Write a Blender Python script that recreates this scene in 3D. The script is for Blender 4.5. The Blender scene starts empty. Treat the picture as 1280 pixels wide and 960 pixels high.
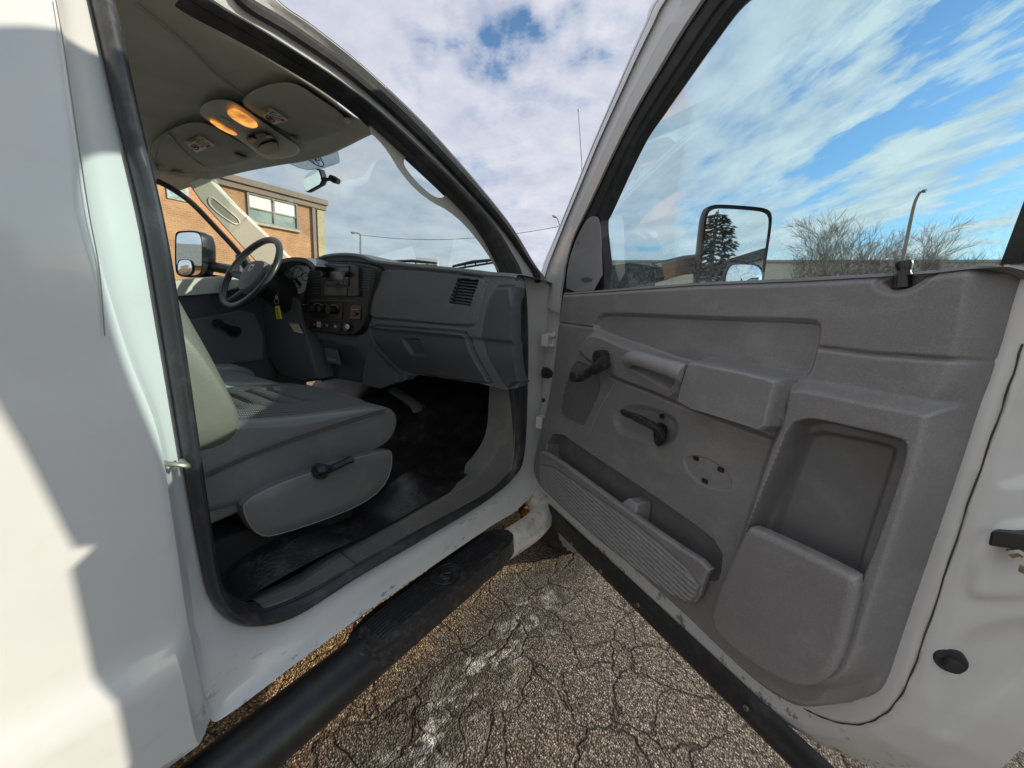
import bpy, bmesh, math, random
import numpy as np
from mathutils import Vector, Matrix
from mathutils.geometry import tessellate_polygon
random.seed(7); rng = np.random.default_rng(7)
col = bpy.context.scene.collection
PI = math.pi

# ------------------------------------------------------------------ survey: camera and the two reference planes
FPX = 490.0
def _n(v): v = np.array(v, float); return v / np.linalg.norm(v)
_Y = _n([326, 77, FPX]); _h = np.array([1, -0.05, 0.0])
_Z = _n(np.cross(_h, _Y)); _Z = _Z if _Z[1] > 0 else -_Z
_X = np.cross(_Y, _Z); _X = _X if _X[0] > 0 else -_X
ROT = np.array([_X, _Y, _Z]); CAM = np.array([0.75, 0, 1.28])
def ray(px, py): return _n(ROT @ np.array([px - 640, 480 - py, FPX], float))
def PX(px, py, x): r = ray(px, py); return CAM + (x - CAM[0]) / r[0] * r          # survey a point on a plane x = const
def PY(px, py, y): r = ray(px, py); return CAM + (y - CAM[1]) / r[1] * r
def PZ(px, py, z): r = ray(px, py); return CAM + (z - CAM[2]) / r[2] * r
A_ = math.radians(58); DU = np.array([math.sin(A_), -math.cos(A_), 0]); DN = np.array([math.cos(A_), math.sin(A_), 0]); HINGE = np.array([0.0, 1.43, 0])
ZV = np.array([0, 0, 1.0])
def dw(u, z, o=0.0): return HINGE + DU * u + DN * o + ZV * z                        # door coordinates -> world
def PD(px, py, o=0.0):
    r = ray(px, py); P = CAM + ((HINGE - CAM) @ DN + o) / (r @ DN) * r
    return np.array([(P - HINGE) @ DU, P[2]])
TK, TB = 0.2, 1.37                                                                 # tumblehome above the belt line
def PDT(px, py, o=0.0):
    P = PD(px, py, o)
    if P[1] > TB:
        r = ray(px, py); t = ((HINGE - CAM) @ DN + o - TK * (CAM[2] - TB)) / (r @ DN + TK * r[2]); Q = CAM + t * r
        return Q
    return dw(P[0], P[1], o)
def dt(u, z, o=0.0): return dw(u, z, o - TK * max(0, z - TB))
def PS(px, py, x=0.0):                                                             # cab side with tumblehome
    P = PX(px, py, x)
    if P[2] > TB:
        r = ray(px, py); t = (x - TK * (CAM[2] - TB) - CAM[0]) / (r[0] + TK * r[2]); P = CAM + t * r
    return P
def ss(y, z, x=0.0): return np.array([x - TK * max(0, z - TB), y, z])

# ------------------------------------------------------------------ materials
M = {}
def new_mat(name):
    m = bpy.data.materials.new(name); m.use_nodes = True; nt = m.node_tree
    b = nt.nodes['Principled BSDF']; M[name] = m
    return m, nt, b
def N_(nt, t, **k):
    n = nt.nodes.new(t)
    for a, v in k.items():
        if a in n.inputs: n.inputs[a].default_value = v
        else: setattr(n, a, v)
    return n
def ramp(nt, src, stops):
    r = nt.nodes.new('ShaderNodeValToRGB'); e = r.color_ramp.elements
    while len(e) < len(stops): e.new(0.5)
    for el, (p, c) in zip(e, stops):
        el.position = p; el.color = (*c, 1) if len(c) == 3 else c
    nt.links.new(src, r.inputs[0]); return r
def coords(nt, scale=(1, 1, 1), rot=(0, 0, 0), loc=(0, 0, 0)):
    tc = nt.nodes.new('ShaderNodeTexCoord'); mp = nt.nodes.new('ShaderNodeMapping')
    mp.inputs['Scale'].default_value = scale; mp.inputs['Rotation'].default_value = rot; mp.inputs['Location'].default_value = loc
    nt.links.new(tc.outputs['Object'], mp.inputs[0]); return mp.outputs[0]
def noise(nt, co, scale, detail=4, rough=0.55):
    n = N_(nt, 'ShaderNodeTexNoise', Scale=scale, Detail=detail, Roughness=rough); nt.links.new(co, n.inputs['Vector']); return n.outputs['Fac']
def mixc(nt, fac, a, b, mode='MIX'):
    n = nt.nodes.new('ShaderNodeMix'); n.data_type = 'RGBA'; n.blend_type = mode
    for sock, v in ((n.inputs[0], fac), (n.inputs[6], a), (n.inputs[7], b)):
        if isinstance(v, (int, float)): sock.default_value = v
        elif isinstance(v, tuple): sock.default_value = (*v, 1)
        else: nt.links.new(v, sock)
    return n.outputs[2]
def math_(nt, op, a, b=0.0, clamp=False):
    n = nt.nodes.new('ShaderNodeMath'); n.operation = op; n.use_clamp = clamp
    for s, v in ((n.inputs[0], a), (n.inputs[1], b)):
        if isinstance(v, (int, float)): s.default_value = v
        else: nt.links.new(v, s)
    return n.outputs[0]
def bump(nt, b, h, strength, dist):
    n = N_(nt, 'ShaderNodeBump', Strength=strength, Distance=dist); nt.links.new(h, n.inputs['Height']); nt.links.new(n.outputs[0], b.inputs['Normal']); return n
def simple(name, c, rough=0.5, metal=0.0, var=0.15, vscale=6, bscale=0, bstr=0.3, bdist=0.001, coat=0.0, dust=None, dustamt=0.0, spec=0.5):
    m, nt, b = new_mat(name); co = coords(nt)
    b.inputs['Roughness'].default_value = rough; b.inputs['Metallic'].default_value = metal; b.inputs['Coat Weight'].default_value = coat
    b.inputs['Specular IOR Level'].default_value = spec
    f = noise(nt, co, vscale, 6)
    lo = tuple(x * (1 - var) for x in c); hi = tuple(min(1, x * (1 + var)) for x in c)
    cr = ramp(nt, f, [(0.3, lo), (0.7, hi)]).outputs[0]
    if dust:
        f2 = noise(nt, co, vscale * 2.3, 9, 0.7); dm = ramp(nt, f2, [(0.5, (0, 0, 0)), (0.72, (dustamt,) * 3)]).outputs[0]
        cr = mixc(nt, dm, cr, dust)
    nt.links.new(cr, b.inputs['Base Color'])
    if bscale: bump(nt, b, noise(nt, co, bscale, 2), bstr, bdist)
    return m

def make_materials():
    # white paint, grime toward the sill
    m, nt, b = new_mat('white_paint'); co = coords(nt)
    b.inputs['Roughness'].default_value = 0.28; b.inputs['Coat Weight'].default_value = 0.5; b.inputs['Coat Roughness'].default_value = 0.08
    f = noise(nt, co, 3.0, 6); base = ramp(nt, f, [(0.3, (0.54, 0.55, 0.552)), (0.7, (0.60, 0.608, 0.61))]).outputs[0]
    g = noise(nt, coords(nt, (5, 5, 9)), 1.6, 9, 0.68)
    gm = ramp(nt, g, [(0.55, (0, 0, 0)), (0.8, (0.30,) * 3)]).outputs[0]
    c = mixc(nt, gm, base, (0.44, 0.41, 0.36))
    sep = nt.nodes.new('ShaderNodeSeparateXYZ'); nt.links.new(co, sep.inputs[0])
    low = math_(nt, 'MULTIPLY', math_(nt, 'SUBTRACT', 0.60, sep.outputs[2]), 10.0, True)
    g2 = noise(nt, coords(nt, (14, 3.0, 14)), 2.0, 10, 0.75)
    sm = ramp(nt, g2, [(0.575, (0, 0, 0)), (0.59, (1, 1, 1))]).outputs[0]
    c = mixc(nt, math_(nt, 'MULTIPLY', math_(nt, 'MULTIPLY', sm, low), 0.75), c, (0.05, 0.045, 0.04))
    nt.links.new(c, b.inputs['Base Color'])
    # trim plastics
    def plastic(name, c, rough, dust, amt, gs=420, bd=0.0006):
        m, nt, b = new_mat(name); co = coords(nt); b.inputs['Roughness'].default_value = rough; b.inputs['Specular IOR Level'].default_value = 0.4
        f = noise(nt, co, 4, 5); a = ramp(nt, f, [(0.3, tuple(x * 0.9 for x in c)), (0.7, tuple(x * 1.08 for x in c))]).outputs[0]
        f2 = noise(nt, coords(nt, (1, 1, 1.6)), 9, 11, 0.72)
        dm = ramp(nt, f2, [(0.50, (0, 0, 0)), (0.74, (amt,) * 3)]).outputs[0]
        a = mixc(nt, dm, a, dust)
        f3 = noise(nt, coords(nt, (3, 3, 40), (0.5, 0.3, 0.2)), 3, 8, 0.7); sm = ramp(nt, f3, [(0.66, (0, 0, 0)), (0.70, (amt * .5,) * 3)]).outputs[0]
        a = mixc(nt, sm, a, dust)
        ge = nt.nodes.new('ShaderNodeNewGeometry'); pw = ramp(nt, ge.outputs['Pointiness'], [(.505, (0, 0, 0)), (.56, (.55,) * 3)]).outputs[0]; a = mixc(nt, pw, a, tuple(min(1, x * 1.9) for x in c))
        v = N_(nt, 'ShaderNodeTexVoronoi', Scale=gs); nt.links.new(co, v.inputs['Vector'])
        gr = ramp(nt, v.outputs['Distance'], [(0.0, (0.86,) * 3), (0.8, (1.12,) * 3)]).outputs[0]
        nt.links.new(mixc(nt, 1.0, a, gr, 'MULTIPLY'), b.inputs['Base Color'])
        bump(nt, b, v.outputs['Distance'], 0.35, bd); return m
    plastic('door_plastic', (0.190, 0.187, 0.192), 0.55, (0.33, 0.33, 0.33), 0.40)
    plastic('grey_plastic', (0.135, 0.132, 0.132), 0.6, (0.30, 0.30, 0.30), 0.3)
    plastic('dash_plastic', (0.150, 0.155, 0.170), 0.6, (0.28, 0.28, 0.28), 0.2)
    plastic('dash_dark', (0.082, 0.085, 0.094), 0.6, (0.12, 0.12, 0.12), 0.15)
    plastic('bezel_black', (0.020, 0.020, 0.022), 0.45, (0.06, 0.06, 0.06), 0.25)
    simple('pocket_plastic', (0.150, 0.148, 0.152), 0.6, var=.1, dust=(0.3, 0.29, 0.28), dustamt=.35, bscale=400, bstr=.3)
    simple('black_plastic', (0.016, 0.016, 0.018), 0.38, dust=(0.09, 0.09, 0.09), dustamt=0.25, vscale=9, bscale=300)
    simple('scuffed_black', (0.016, 0.016, 0.018), 0.42, dust=(0.16, 0.16, 0.16), dustamt=0.45, vscale=22, bscale=250)
    simple('rubber', (0.022, 0.023, 0.026), 0.55, dust=(0.10, 0.10, 0.11), dustamt=0.5, vscale=10)
    simple('seal_rubber', (0.030, 0.031, 0.036), 0.36, dust=(0.12, 0.125, 0.14), dustamt=0.6, vscale=7)
    simple('floor_vinyl', (0.013, 0.0125, 0.0135), 0.30, dust=(0.10, 0.095, 0.09), dustamt=0.45, vscale=7, bscale=160, bstr=0.7, bdist=0.002)
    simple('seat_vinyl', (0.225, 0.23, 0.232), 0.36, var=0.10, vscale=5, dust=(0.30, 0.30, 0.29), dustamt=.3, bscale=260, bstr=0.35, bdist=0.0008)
    simple('seam_dark', (0.05, 0.05, 0.05), .6); simple('seam_brown', (.06, .042, .03), .8, var=.5, vscale=60); simple('seam_faint', (.22, .21, .19), .7)
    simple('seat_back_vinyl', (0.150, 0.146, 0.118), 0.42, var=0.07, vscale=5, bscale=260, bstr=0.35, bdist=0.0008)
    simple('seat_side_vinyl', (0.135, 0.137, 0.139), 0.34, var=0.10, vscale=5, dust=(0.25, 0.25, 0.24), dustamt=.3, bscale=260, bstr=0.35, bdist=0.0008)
    m, nt, b = new_mat('seat_fabric'); co = coords(nt); b.inputs['Roughness'].default_value = 0.85
    w1 = N_(nt, 'ShaderNodeTexWave', Scale=70, Distortion=1.0); w2 = N_(nt, 'ShaderNodeTexWave', Scale=70, Distortion=1.0, bands_direction='Y')
    for w in (w1, w2): nt.links.new(co, w.inputs['Vector'])
    hh = math_(nt, 'MULTIPLY', w1.outputs['Fac'], w2.outputs['Fac'])
    nt.links.new(ramp(nt, hh, [(0.1, (0.05, 0.05, 0.05)), (0.7, (0.21, 0.21, 0.208))]).outputs[0], b.inputs['Base Color']); bump(nt, b, hh, 0.6, 0.002)
    simple('headliner_fabric', (0.62, 0.60, 0.54), 0.95, var=0.10, vscale=5, bscale=500, bstr=0.6, bdist=0.002, spec=.1)
    simple('visor_fabric', (0.46, 0.445, 0.405), 0.95, var=0.09, vscale=8, bscale=500, bstr=0.6, bdist=0.002, spec=.1)
    simple('console_plastic', (0.50, 0.49, 0.44), 0.55, var=0.05)
    simple('beige_trim', (0.70, 0.67, 0.57), 0.55, var=0.06, bscale=400, bstr=.2)
    simple('taupe_trim', (0.42, 0.40, 0.36), 0.6, var=0.06, bscale=400, bstr=.2)
    simple('steel_worn', (0.80, 0.785, 0.74), 0.36, metal=0.3, var=0.2, vscale=14, dust=(0.30, 0.25, 0.18), dustamt=0.8, bscale=60, bstr=.2)
    simple('zinc', (0.42, 0.39, 0.33), 0.45, metal=0.8, var=0.2, vscale=40)
    simple('rust', (0.30, 0.11, 0.03), 0.9, var=0.4, vscale=60)
    simple('satin_white', (0.62, 0.62, 0.60), 0.5, var=.05)
    simple('label_paper', (0.85, 0.83, 0.77), 0.6, var=.04)
    simple('label_yellow', (0.60, 0.42, 0.06), 0.6, var=.05)
    simple('label_ink', (0.09, 0.085, 0.08), 0.6)
    simple('label_red', (0.45, 0.05, 0.03), 0.6)
    simple('tag_yellow', (0.78, 0.72, 0.02), 0.45, var=.05)
    simple('ink', (0.02, 0.02, 0.02), 0.5)
    simple('silver_print', (0.55, 0.56, 0.58), 0.4, metal=.3)
    simple('gauge_face', (0.80, 0.86, 0.86), 0.5, var=.15, vscale=30)
    simple('radio_black', (0.012, 0.012, 0.013), 0.25)
    simple('radio_grey', (0.045, 0.04, 0.036), 0.4, var=.2, vscale=40)
    simple('button_grey', (0.14, 0.14, 0.14), 0.5, var=.3, vscale=90)
    simple('display', (0.07, 0.065, 0.05), 0.15)
    simple('red_mark', (0.55, 0.06, 0.05), 0.5)
    simple('wheel_grip', (0.050, 0.052, 0.054), 0.33, var=.1, bscale=300, bstr=.3)
    simple('tyre', (0.018, 0.017, 0.016), 0.8, dust=(0.09, 0.08, 0.07), dustamt=.8, vscale=12, bscale=80)
    simple('dark_under', (0.012, 0.012, 0.012), 0.9)
    simple('galvanised', (0.36, 0.37, 0.37), 0.5, metal=.4, var=.12)
    simple('pole_brown', (0.24, 0.21, 0.18), 0.6, var=.1)
    simple('bark', (0.14, 0.11, 0.085), 0.9, var=.3, vscale=20)
    simple('twigs', (0.21, 0.165, 0.125), 0.9, var=.3, vscale=4)
    simple('needles', (0.030, 0.052, 0.028), 0.8, var=.5, vscale=3)
    simple('tan_wall', (0.66, 0.54, 0.40), 0.85, var=.06, vscale=1.5)
    simple('tan_far_wall', (0.66, 0.57, 0.46), 0.85, var=.05, vscale=.7)
    simple('dark_fascia', (0.05, 0.045, 0.05), 0.6)
    simple('brown_fascia', (0.17, 0.115, 0.085), 0.55, var=.08)
    simple('window_frame_metal', (0.17, 0.145, 0.12), 0.5)
    simple('blind_white', (0.75, 0.75, 0.72), 0.5, var=.03)
    simple('pane_green', (0.22, 0.27, 0.25), 0.12, var=.1, vscale=1)
    simple('stone_sill', (0.40, 0.37, 0.32), 0.8)
    simple('roof_grey', (0.25, 0.26, 0.27), 0.8)
    simple('glass_block', (0.35, 0.40, 0.40), 0.15, var=.4, vscale=8)
    # bricks
    for name, c1, c2, mo in (('brick_orange', (0.54, 0.255, 0.115), (0.44, 0.195, 0.085), (0.44, 0.33, 0.23)), ('brick_cream', (0.58, 0.46, 0.27), (0.50, 0.38, 0.21), (0.42, 0.36, 0.28))):
        m, nt, b = new_mat(name); b.inputs['Roughness'].default_value = 0.9
        tc = nt.nodes.new('ShaderNodeTexCoord'); sp = nt.nodes.new('ShaderNodeSeparateXYZ'); cb = nt.nodes.new('ShaderNodeCombineXYZ')
        nt.links.new(tc.outputs['Object'], sp.inputs[0])
        nt.links.new(math_(nt, 'ADD', sp.outputs[0], sp.outputs[1]), cb.inputs[0]); nt.links.new(sp.outputs[2], cb.inputs[1])
        br = nt.nodes.new('ShaderNodeTexBrick'); nt.links.new(cb.outputs[0], br.inputs['Vector'])
        for k, v in (('Color1', c1), ('Color2', c2), ('Mortar', mo)): br.inputs[k].default_value = (*v, 1)
        for k, v in (('Scale', 1.0), ('Brick Width', 0.26), ('Row Height', 0.105), ('Mortar Size', 0.012), ('Bias', 0.0)): br.inputs[k].default_value = v
        f = noise(nt, tc.outputs['Object'], 1.2, 6); vv = ramp(nt, f, [(0.3, (0.82,) * 3), (0.7, (1.12,) * 3)]).outputs[0]
        nt.links.new(mixc(nt, 1.0, br.outputs['Color'], vv, 'MULTIPLY'), b.inputs['Base Color'])
    # asphalt
    m, nt, b = new_mat('asphalt'); co = coords(nt); b.inputs['Roughness'].default_value = 0.9
    v = N_(nt, 'ShaderNodeTexVoronoi', Scale=165, Randomness=1.0); nt.links.new(co, v.inputs['Vector'])
    hsv = nt.nodes.new('ShaderNodeSeparateColor'); nt.links.new(v.outputs['Color'], hsv.inputs[0])
    st = ramp(nt, hsv.outputs[0], [(0.0, (0.045, 0.039, 0.037)), (0.25, (0.11, 0.090, 0.075)), (0.6, (0.225, 0.187, 0.15)), (0.85, (0.32, 0.28, 0.235)), (1.0, (0.50, 0.47, 0.42))])
    st = st.outputs[0]
    edge = ramp(nt, v.outputs['Distance'], [(0.45, (1, 1, 1)), (0.72, (0.42, 0.38, 0.34))]).outputs[0]
    c = mixc(nt, 1.0, st, edge, 'MULTIPLY')
    big = noise(nt, co, 0.9, 5); c = mixc(nt, 1.0, c, ramp(nt, big, [(0.35, (0.75, 0.73, 0.72)), (0.65, (1.1, 1.08, 1.05))]).outputs[0], 'MULTIPLY')
    # crack network
    wob = N_(nt, 'ShaderNodeTexNoise', Scale=5.0, Detail=5.0); nt.links.new(co, wob.inputs['Vector'])
    wv = nt.nodes.new('ShaderNodeVectorMath'); wv.operation = 'MULTIPLY_ADD'; nt.links.new(wob.outputs['Color'], wv.inputs[0]); wv.inputs[1].default_value = (0.24, 0.24, 0); nt.links.new(co, wv.inputs[2])
    cr1 = N_(nt, 'ShaderNodeTexVoronoi', Scale=6.0, feature='DISTANCE_TO_EDGE'); nt.links.new(wv.outputs[0], cr1.inputs['Vector'])
    crm = ramp(nt, cr1.outputs['Distance'], [(0.0, (1, 1, 1)), (0.012, (0.75,) * 3), (0.034, (0, 0, 0))]).outputs[0]
    cw = ramp(nt, noise(nt, co, 2.6, 4), [(0.32, (0.1,) * 3), (0.52, (1,) * 3)]).outputs[0]
    crk = math_(nt, 'MULTIPLY', crm, cw)
    c = mixc(nt, math_(nt, 'MULTIPLY', crk, 0.9), c, (0.035, 0.022, 0.016))
    # damp strip beside the truck and salt / snow residue
    sp = nt.nodes.new('ShaderNodeSeparateXYZ'); nt.links.new(wv.outputs[0], sp.inputs[0])
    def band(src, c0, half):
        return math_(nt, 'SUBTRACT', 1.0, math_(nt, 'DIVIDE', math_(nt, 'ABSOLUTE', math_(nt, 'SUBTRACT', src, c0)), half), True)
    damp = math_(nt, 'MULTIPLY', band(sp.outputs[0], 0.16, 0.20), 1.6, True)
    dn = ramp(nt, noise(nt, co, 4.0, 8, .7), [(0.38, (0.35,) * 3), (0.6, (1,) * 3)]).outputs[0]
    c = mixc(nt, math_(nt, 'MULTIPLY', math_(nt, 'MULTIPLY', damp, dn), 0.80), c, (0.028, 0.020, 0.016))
    sx = band(sp.outputs[0], 0.19, 0.15); sy = math_(nt, 'MULTIPLY', band(sp.outputs[1], 1.0, 0.75), 2.0, True)
    sn = ramp(nt, noise(nt, coords(nt, (1.3, .8, 1)), 10.0, 12, .75), [(0.50, (0, 0, 0)), (0.66, (1,) * 3)]).outputs[0]
    salt = math_(nt, 'MULTIPLY', math_(nt, 'MULTIPLY', sx, sy), sn)
    c = mixc(nt, math_(nt, 'MULTIPLY', salt, 1.5, True), c, (0.66, 0.62, 0.58))
    s2 = ramp(nt, noise(nt, co, 9.0, 10, .75), [(0.63, (0, 0, 0)), (0.74, (0.55,) * 3)]).outputs[0]
    c = mixc(nt, s2, c, (0.50, 0.46, 0.42))
    sun_gold = math_(nt, 'MULTIPLY', math_(nt, 'SUBTRACT', 0.0, sp.outputs[0]), 6.0, True)  # sunlit strip under the truck painted in as brighter, golden ground
    c = mixc(nt, sun_gold, c, mixc(nt, 1.0, c, (2.1, 1.65, 1.1), 'MULTIPLY'))
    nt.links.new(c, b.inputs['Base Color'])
    hgt = math_(nt, 'SUBTRACT', math_(nt, 'SUBTRACT', 1.0, v.outputs['Distance']), math_(nt, 'MULTIPLY', crk, 2.0)); bump(nt, b, hgt, 0.9, 0.006)
    # glass
    def glass(name, tint, refl=0.9, dirt=0.0):
        m = bpy.data.materials.new(name); m.use_nodes = True; nt = m.node_tree; nt.nodes.clear(); M[name] = m
        out = nt.nodes.new('ShaderNodeOutputMaterial'); tr = nt.nodes.new('ShaderNodeBsdfTransparent'); tr.inputs[0].default_value = (*tint, 1)
        gl = nt.nodes.new('ShaderNodeBsdfGlossy'); gl.inputs['Roughness'].default_value = 0.02; gl.inputs[0].default_value = (refl,) * 3 + (1,)
        fr = nt.nodes.new('ShaderNodeFresnel'); fr.inputs[0].default_value = 1.45
        mx = nt.nodes.new('ShaderNodeMixShader'); nt.links.new(math_(nt, 'MULTIPLY', fr.outputs[0], 0.22), mx.inputs[0]); nt.links.new(tr.outputs[0], mx.inputs[1]); nt.links.new(gl.outputs[0], mx.inputs[2])
        src = mx.outputs[0]
        if dirt:
            df = nt.nodes.new('ShaderNodeBsdfDiffuse'); df.inputs[0].default_value = (0.55, 0.6, 0.6, 1)
            co = coords(nt); sp = nt.nodes.new('ShaderNodeSeparateXYZ'); nt.links.new(co, sp.inputs[0])
            lowm = math_(nt, 'MULTIPLY', math_(nt, 'SUBTRACT', 1.48, sp.outputs[2]), 8.0, True)
            sc = ramp(nt, noise(nt, co, 160, 4), [(0.45, (0.2,) * 3), (0.65, (1,) * 3)]).outputs[0]
            m2 = nt.nodes.new('ShaderNodeMixShader'); nt.links.new(math_(nt, 'MULTIPLY', math_(nt, 'MULTIPLY', sc, lowm), dirt), m2.inputs[0])
            nt.links.new(src, m2.inputs[1]); nt.links.new(df.outputs[0], m2.inputs[2]); src = m2.outputs[0]
        nt.links.new(src, out.inputs[0])
    glass('glass_windshield', (0.80, 0.93, 0.93)); glass('glass_door', (0.66, 0.87, 0.93), dirt=.35); glass('glass_shade', (0.34, 0.44, 0.47))
    m, nt, b = new_mat('mirror'); b.inputs['Metallic'].default_value = 1.0; b.inputs['Roughness'].default_value = 0.015
    nt.links.new(ramp(nt, noise(nt, coords(nt), 5, 2), [(0.3, (0.84, 0.86, 0.88)), (0.7, (0.88, 0.9, 0.91))]).outputs[0], b.inputs['Base Color'])
    # lit lamp lens
    m, nt, b = new_mat('amber_lens'); co = coords(nt); f = noise(nt, co, 18, 3)
    cc = ramp(nt, f, [(0.35, (0.36, 0.10, 0.008)), (0.62, (0.95, 0.42, 0.08))]).outputs[0]
    nt.links.new(cc, b.inputs['Base Color']); nt.links.new(cc, b.inputs['Emission Color']); b.inputs['Emission Strength'].default_value = 1.15; b.inputs['Roughness'].default_value = .3
    # speaker grille with punched dots
    m, nt, b = new_mat('grille'); co = coords(nt); b.inputs['Roughness'].default_value = .6
    w1 = N_(nt, 'ShaderNodeTexVoronoi', Scale=260, Randomness=0.15); nt.links.new(co, w1.inputs['Vector'])
    nt.links.new(ramp(nt, w1.outputs['Distance'], [(0.3, (0.02, 0.02, 0.02)), (0.5, (0.16, 0.155, 0.16))]).outputs[0], b.inputs['Base Color'])

make_materials()

# ------------------------------------------------------------------ object helpers
def tag(o, label=None, cat=None, group=None, kind=None):
    if label: o['label'] = label
    if cat: o['category'] = cat
    if group: o['group'] = group
    if kind: o['kind'] = kind
    return o
WL = {}
def empty(name, loc=(0, 0, 0), parent=None):
    o = bpy.data.objects.new(name, None); col.objects.link(o); o.empty_display_size = .1; WL[o.name] = Vector(loc); o.location = loc
    if parent is not None: o.parent = parent; o.location = Vector(loc) - WL[parent.name]
    return o
class MB:                                                # gathers vertices and faces for one mesh object
    def __init__(s): s.v = []; s.f = []; s.mi = []
    def add(s, verts, faces, mi=0):
        k = len(s.v); s.v += [tuple(map(float, p)) for p in verts]; s.f += [tuple(i + k for i in f) for f in faces]; s.mi += [mi] * len(faces); return s
    def grid(s, rows, closed=False, mi=0, cap=False):
        n = len(rows[0]); vs = [p for r in rows for p in r]; fs = []
        for i in range(len(rows) - 1):
            for j in range(n if closed else n - 1):
                a = i * n + j; b_ = i * n + (j + 1) % n; fs.append((a, b_, b_ + n, a + n))
        if cap:
            fs.append(tuple(range(n))[::-1]); fs.append(tuple((len(rows) - 1) * n + j for j in range(n)))
        return s.add(vs, fs, mi)
    def tube(s, path, rad, seg=10, mi=0, cap=True, flat=1.0, up=None):
        path = [np.array(p, float) for p in path]; n = len(path)
        if isinstance(rad, (int, float)): rad = [rad] * n
        rows = []; prev = None
        for i, p in enumerate(path):
            t = _n(path[min(n - 1, i + 1)] - path[max(0, i - 1)] + 1e-12)
            a = prev if prev is not None else (np.array(up, float) if up is not None else (ZV if abs(t[2]) < .9 else np.array([1.0, 0, 0])))
            a = a - (a @ t) * t
            if np.linalg.norm(a) < 1e-6: a = np.array([0, 1.0, 0]) - t[1] * t
            a = _n(a); b = np.cross(t, a); prev = a
            rows.append([p + rad[i] * (math.cos(2 * PI * k / seg) * b + flat * math.sin(2 * PI * k / seg) * a) for k in range(seg)])
        return s.grid(rows, True, mi, cap)
    def box(s, c, d, ax=None, mi=0):
        c = np.array(c, float); ax = np.eye(3) if ax is None else np.array([_n(a) for a in ax]); hx, hy, hz = (np.array(d) / 2)
        vs = [c + ax[0] * sx * hx + ax[1] * sy * hy + ax[2] * sz * hz for sx in (-1, 1) for sy in (-1, 1) for sz in (-1, 1)]
        return s.add(vs, [(0, 1, 3, 2), (4, 6, 7, 5), (0, 4, 5, 1), (2, 3, 7, 6), (0, 2, 6, 4), (1, 5, 7, 3)], mi)
    def prism(s, front, back, holes=(), hback=(), mi=0):  # polygon (3-D, in order) extruded from front to back, with holes
        loops = [list(map(np.array, front))] + [list(map(np.array, h)) for h in holes]; lb = [list(map(np.array, back))] + [list(map(np.array, h)) for h in hback]
        tri = tessellate_polygon([[Vector(p) for p in l] for l in loops])
        fl = [p for l in loops for p in l]; bl = [p for l in lb for p in l]; n = len(fl)
        fs = [tuple(t) for t in tri] + [tuple(i + n for i in t)[::-1] for t in tri]; k = 0
        for l in loops:
            m = len(l)
            for j in range(m): fs.append((k + j, k + (j + 1) % m, n + k + (j + 1) % m, n + k + j))
            k += m
        return s.add(fl + bl, fs, mi)
    def disc(s, c, nrm, r, h, seg=20, mi=0, r2=None):
        nrm = _n(nrm); c = np.array(c, float); a = _n(np.cross(nrm, ZV if abs(nrm[2]) < .9 else [1, 0, 0])); b = np.cross(nrm, a); r2 = r if r2 is None else r2
        rr = [(0, r), (h * .8, r), (h, r2 * .93)]
        rows = [[c + nrm * z + q * (math.cos(2 * PI * k / seg) * a + math.sin(2 * PI * k / seg) * b) for k in range(seg)] for z, q in rr]
        return s.grid(rows, True, mi, True)
    def build(s, name, mats, parent=None, smooth=True, angle=35, bev=0, sub=0, weld=0):
        me = bpy.data.meshes.new(name); me.from_pydata(s.v, [], s.f); me.update()
        mats = mats if isinstance(mats, (list, tuple)) else [mats]
        for m in mats: me.materials.append(M[m])
        for p, i in zip(me.polygons, s.mi): p.material_index = i
        bm = bmesh.new(); bm.from_mesh(me)
        if weld: bmesh.ops.remove_doubles(bm, verts=bm.verts, dist=weld)
        bmesh.ops.recalc_face_normals(bm, faces=bm.faces); bm.to_mesh(me); bm.free()
        if smooth:
            me.polygons.foreach_set('use_smooth', [True] * len(me.polygons)); me.set_sharp_from_angle(angle=math.radians(angle))
        o = bpy.data.objects.new(name, me); col.objects.link(o)
        if parent is not None:
            while parent.parent is not None and parent.parent.parent is not None: parent = parent.parent   # thing > part > sub-part, no deeper
            o.parent = parent
            if parent.type == 'EMPTY': o.location = -WL[parent.name]
        if bev:
            b = o.modifiers.new('Bevel', 'BEVEL'); b.width = bev; b.segments = 2; b.limit_method = 'ANGLE'; b.angle_limit = math.radians(40)
        if sub:
            b = o.modifiers.new('Subdivision', 'SUBSURF'); b.levels = sub; b.render_levels = sub
        return o
def chaikin(p, n=2, closed=True):
    p = np.array(p, float)
    for _ in range(n):
        q = np.roll(p, -1, 0) if closed else p[1:]; a = p if closed else p[:-1]
        r = np.empty((2 * len(a), p.shape[1])); r[0::2] = .75 * a + .25 * q; r[1::2] = .25 * a + .75 * q
        p = r if closed else np.vstack([p[:1], r, p[-1:]])
    return p
def catmull(p, k=6, closed=False):
    p = [np.array(q, float) for q in p]; n = len(p); out = []
    for i in range(n if closed else n - 1):
        a = p[(i - 1) % n] if closed or i > 0 else 2 * p[0] - p[1]; b = p[i]; c = p[(i + 1) % n]; d = p[(i + 2) % n] if closed or i + 2 < n else 2 * p[-1] - p[-2]
        for t in np.linspace(0, 1, k, endpoint=False):
            out.append(.5 * (2 * b + (c - a) * t + (2 * a - 5 * b + 4 * c - d) * t * t + (3 * b - a - 3 * c + d) * t ** 3))
    if not closed: out.append(p[-1])
    return out
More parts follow.
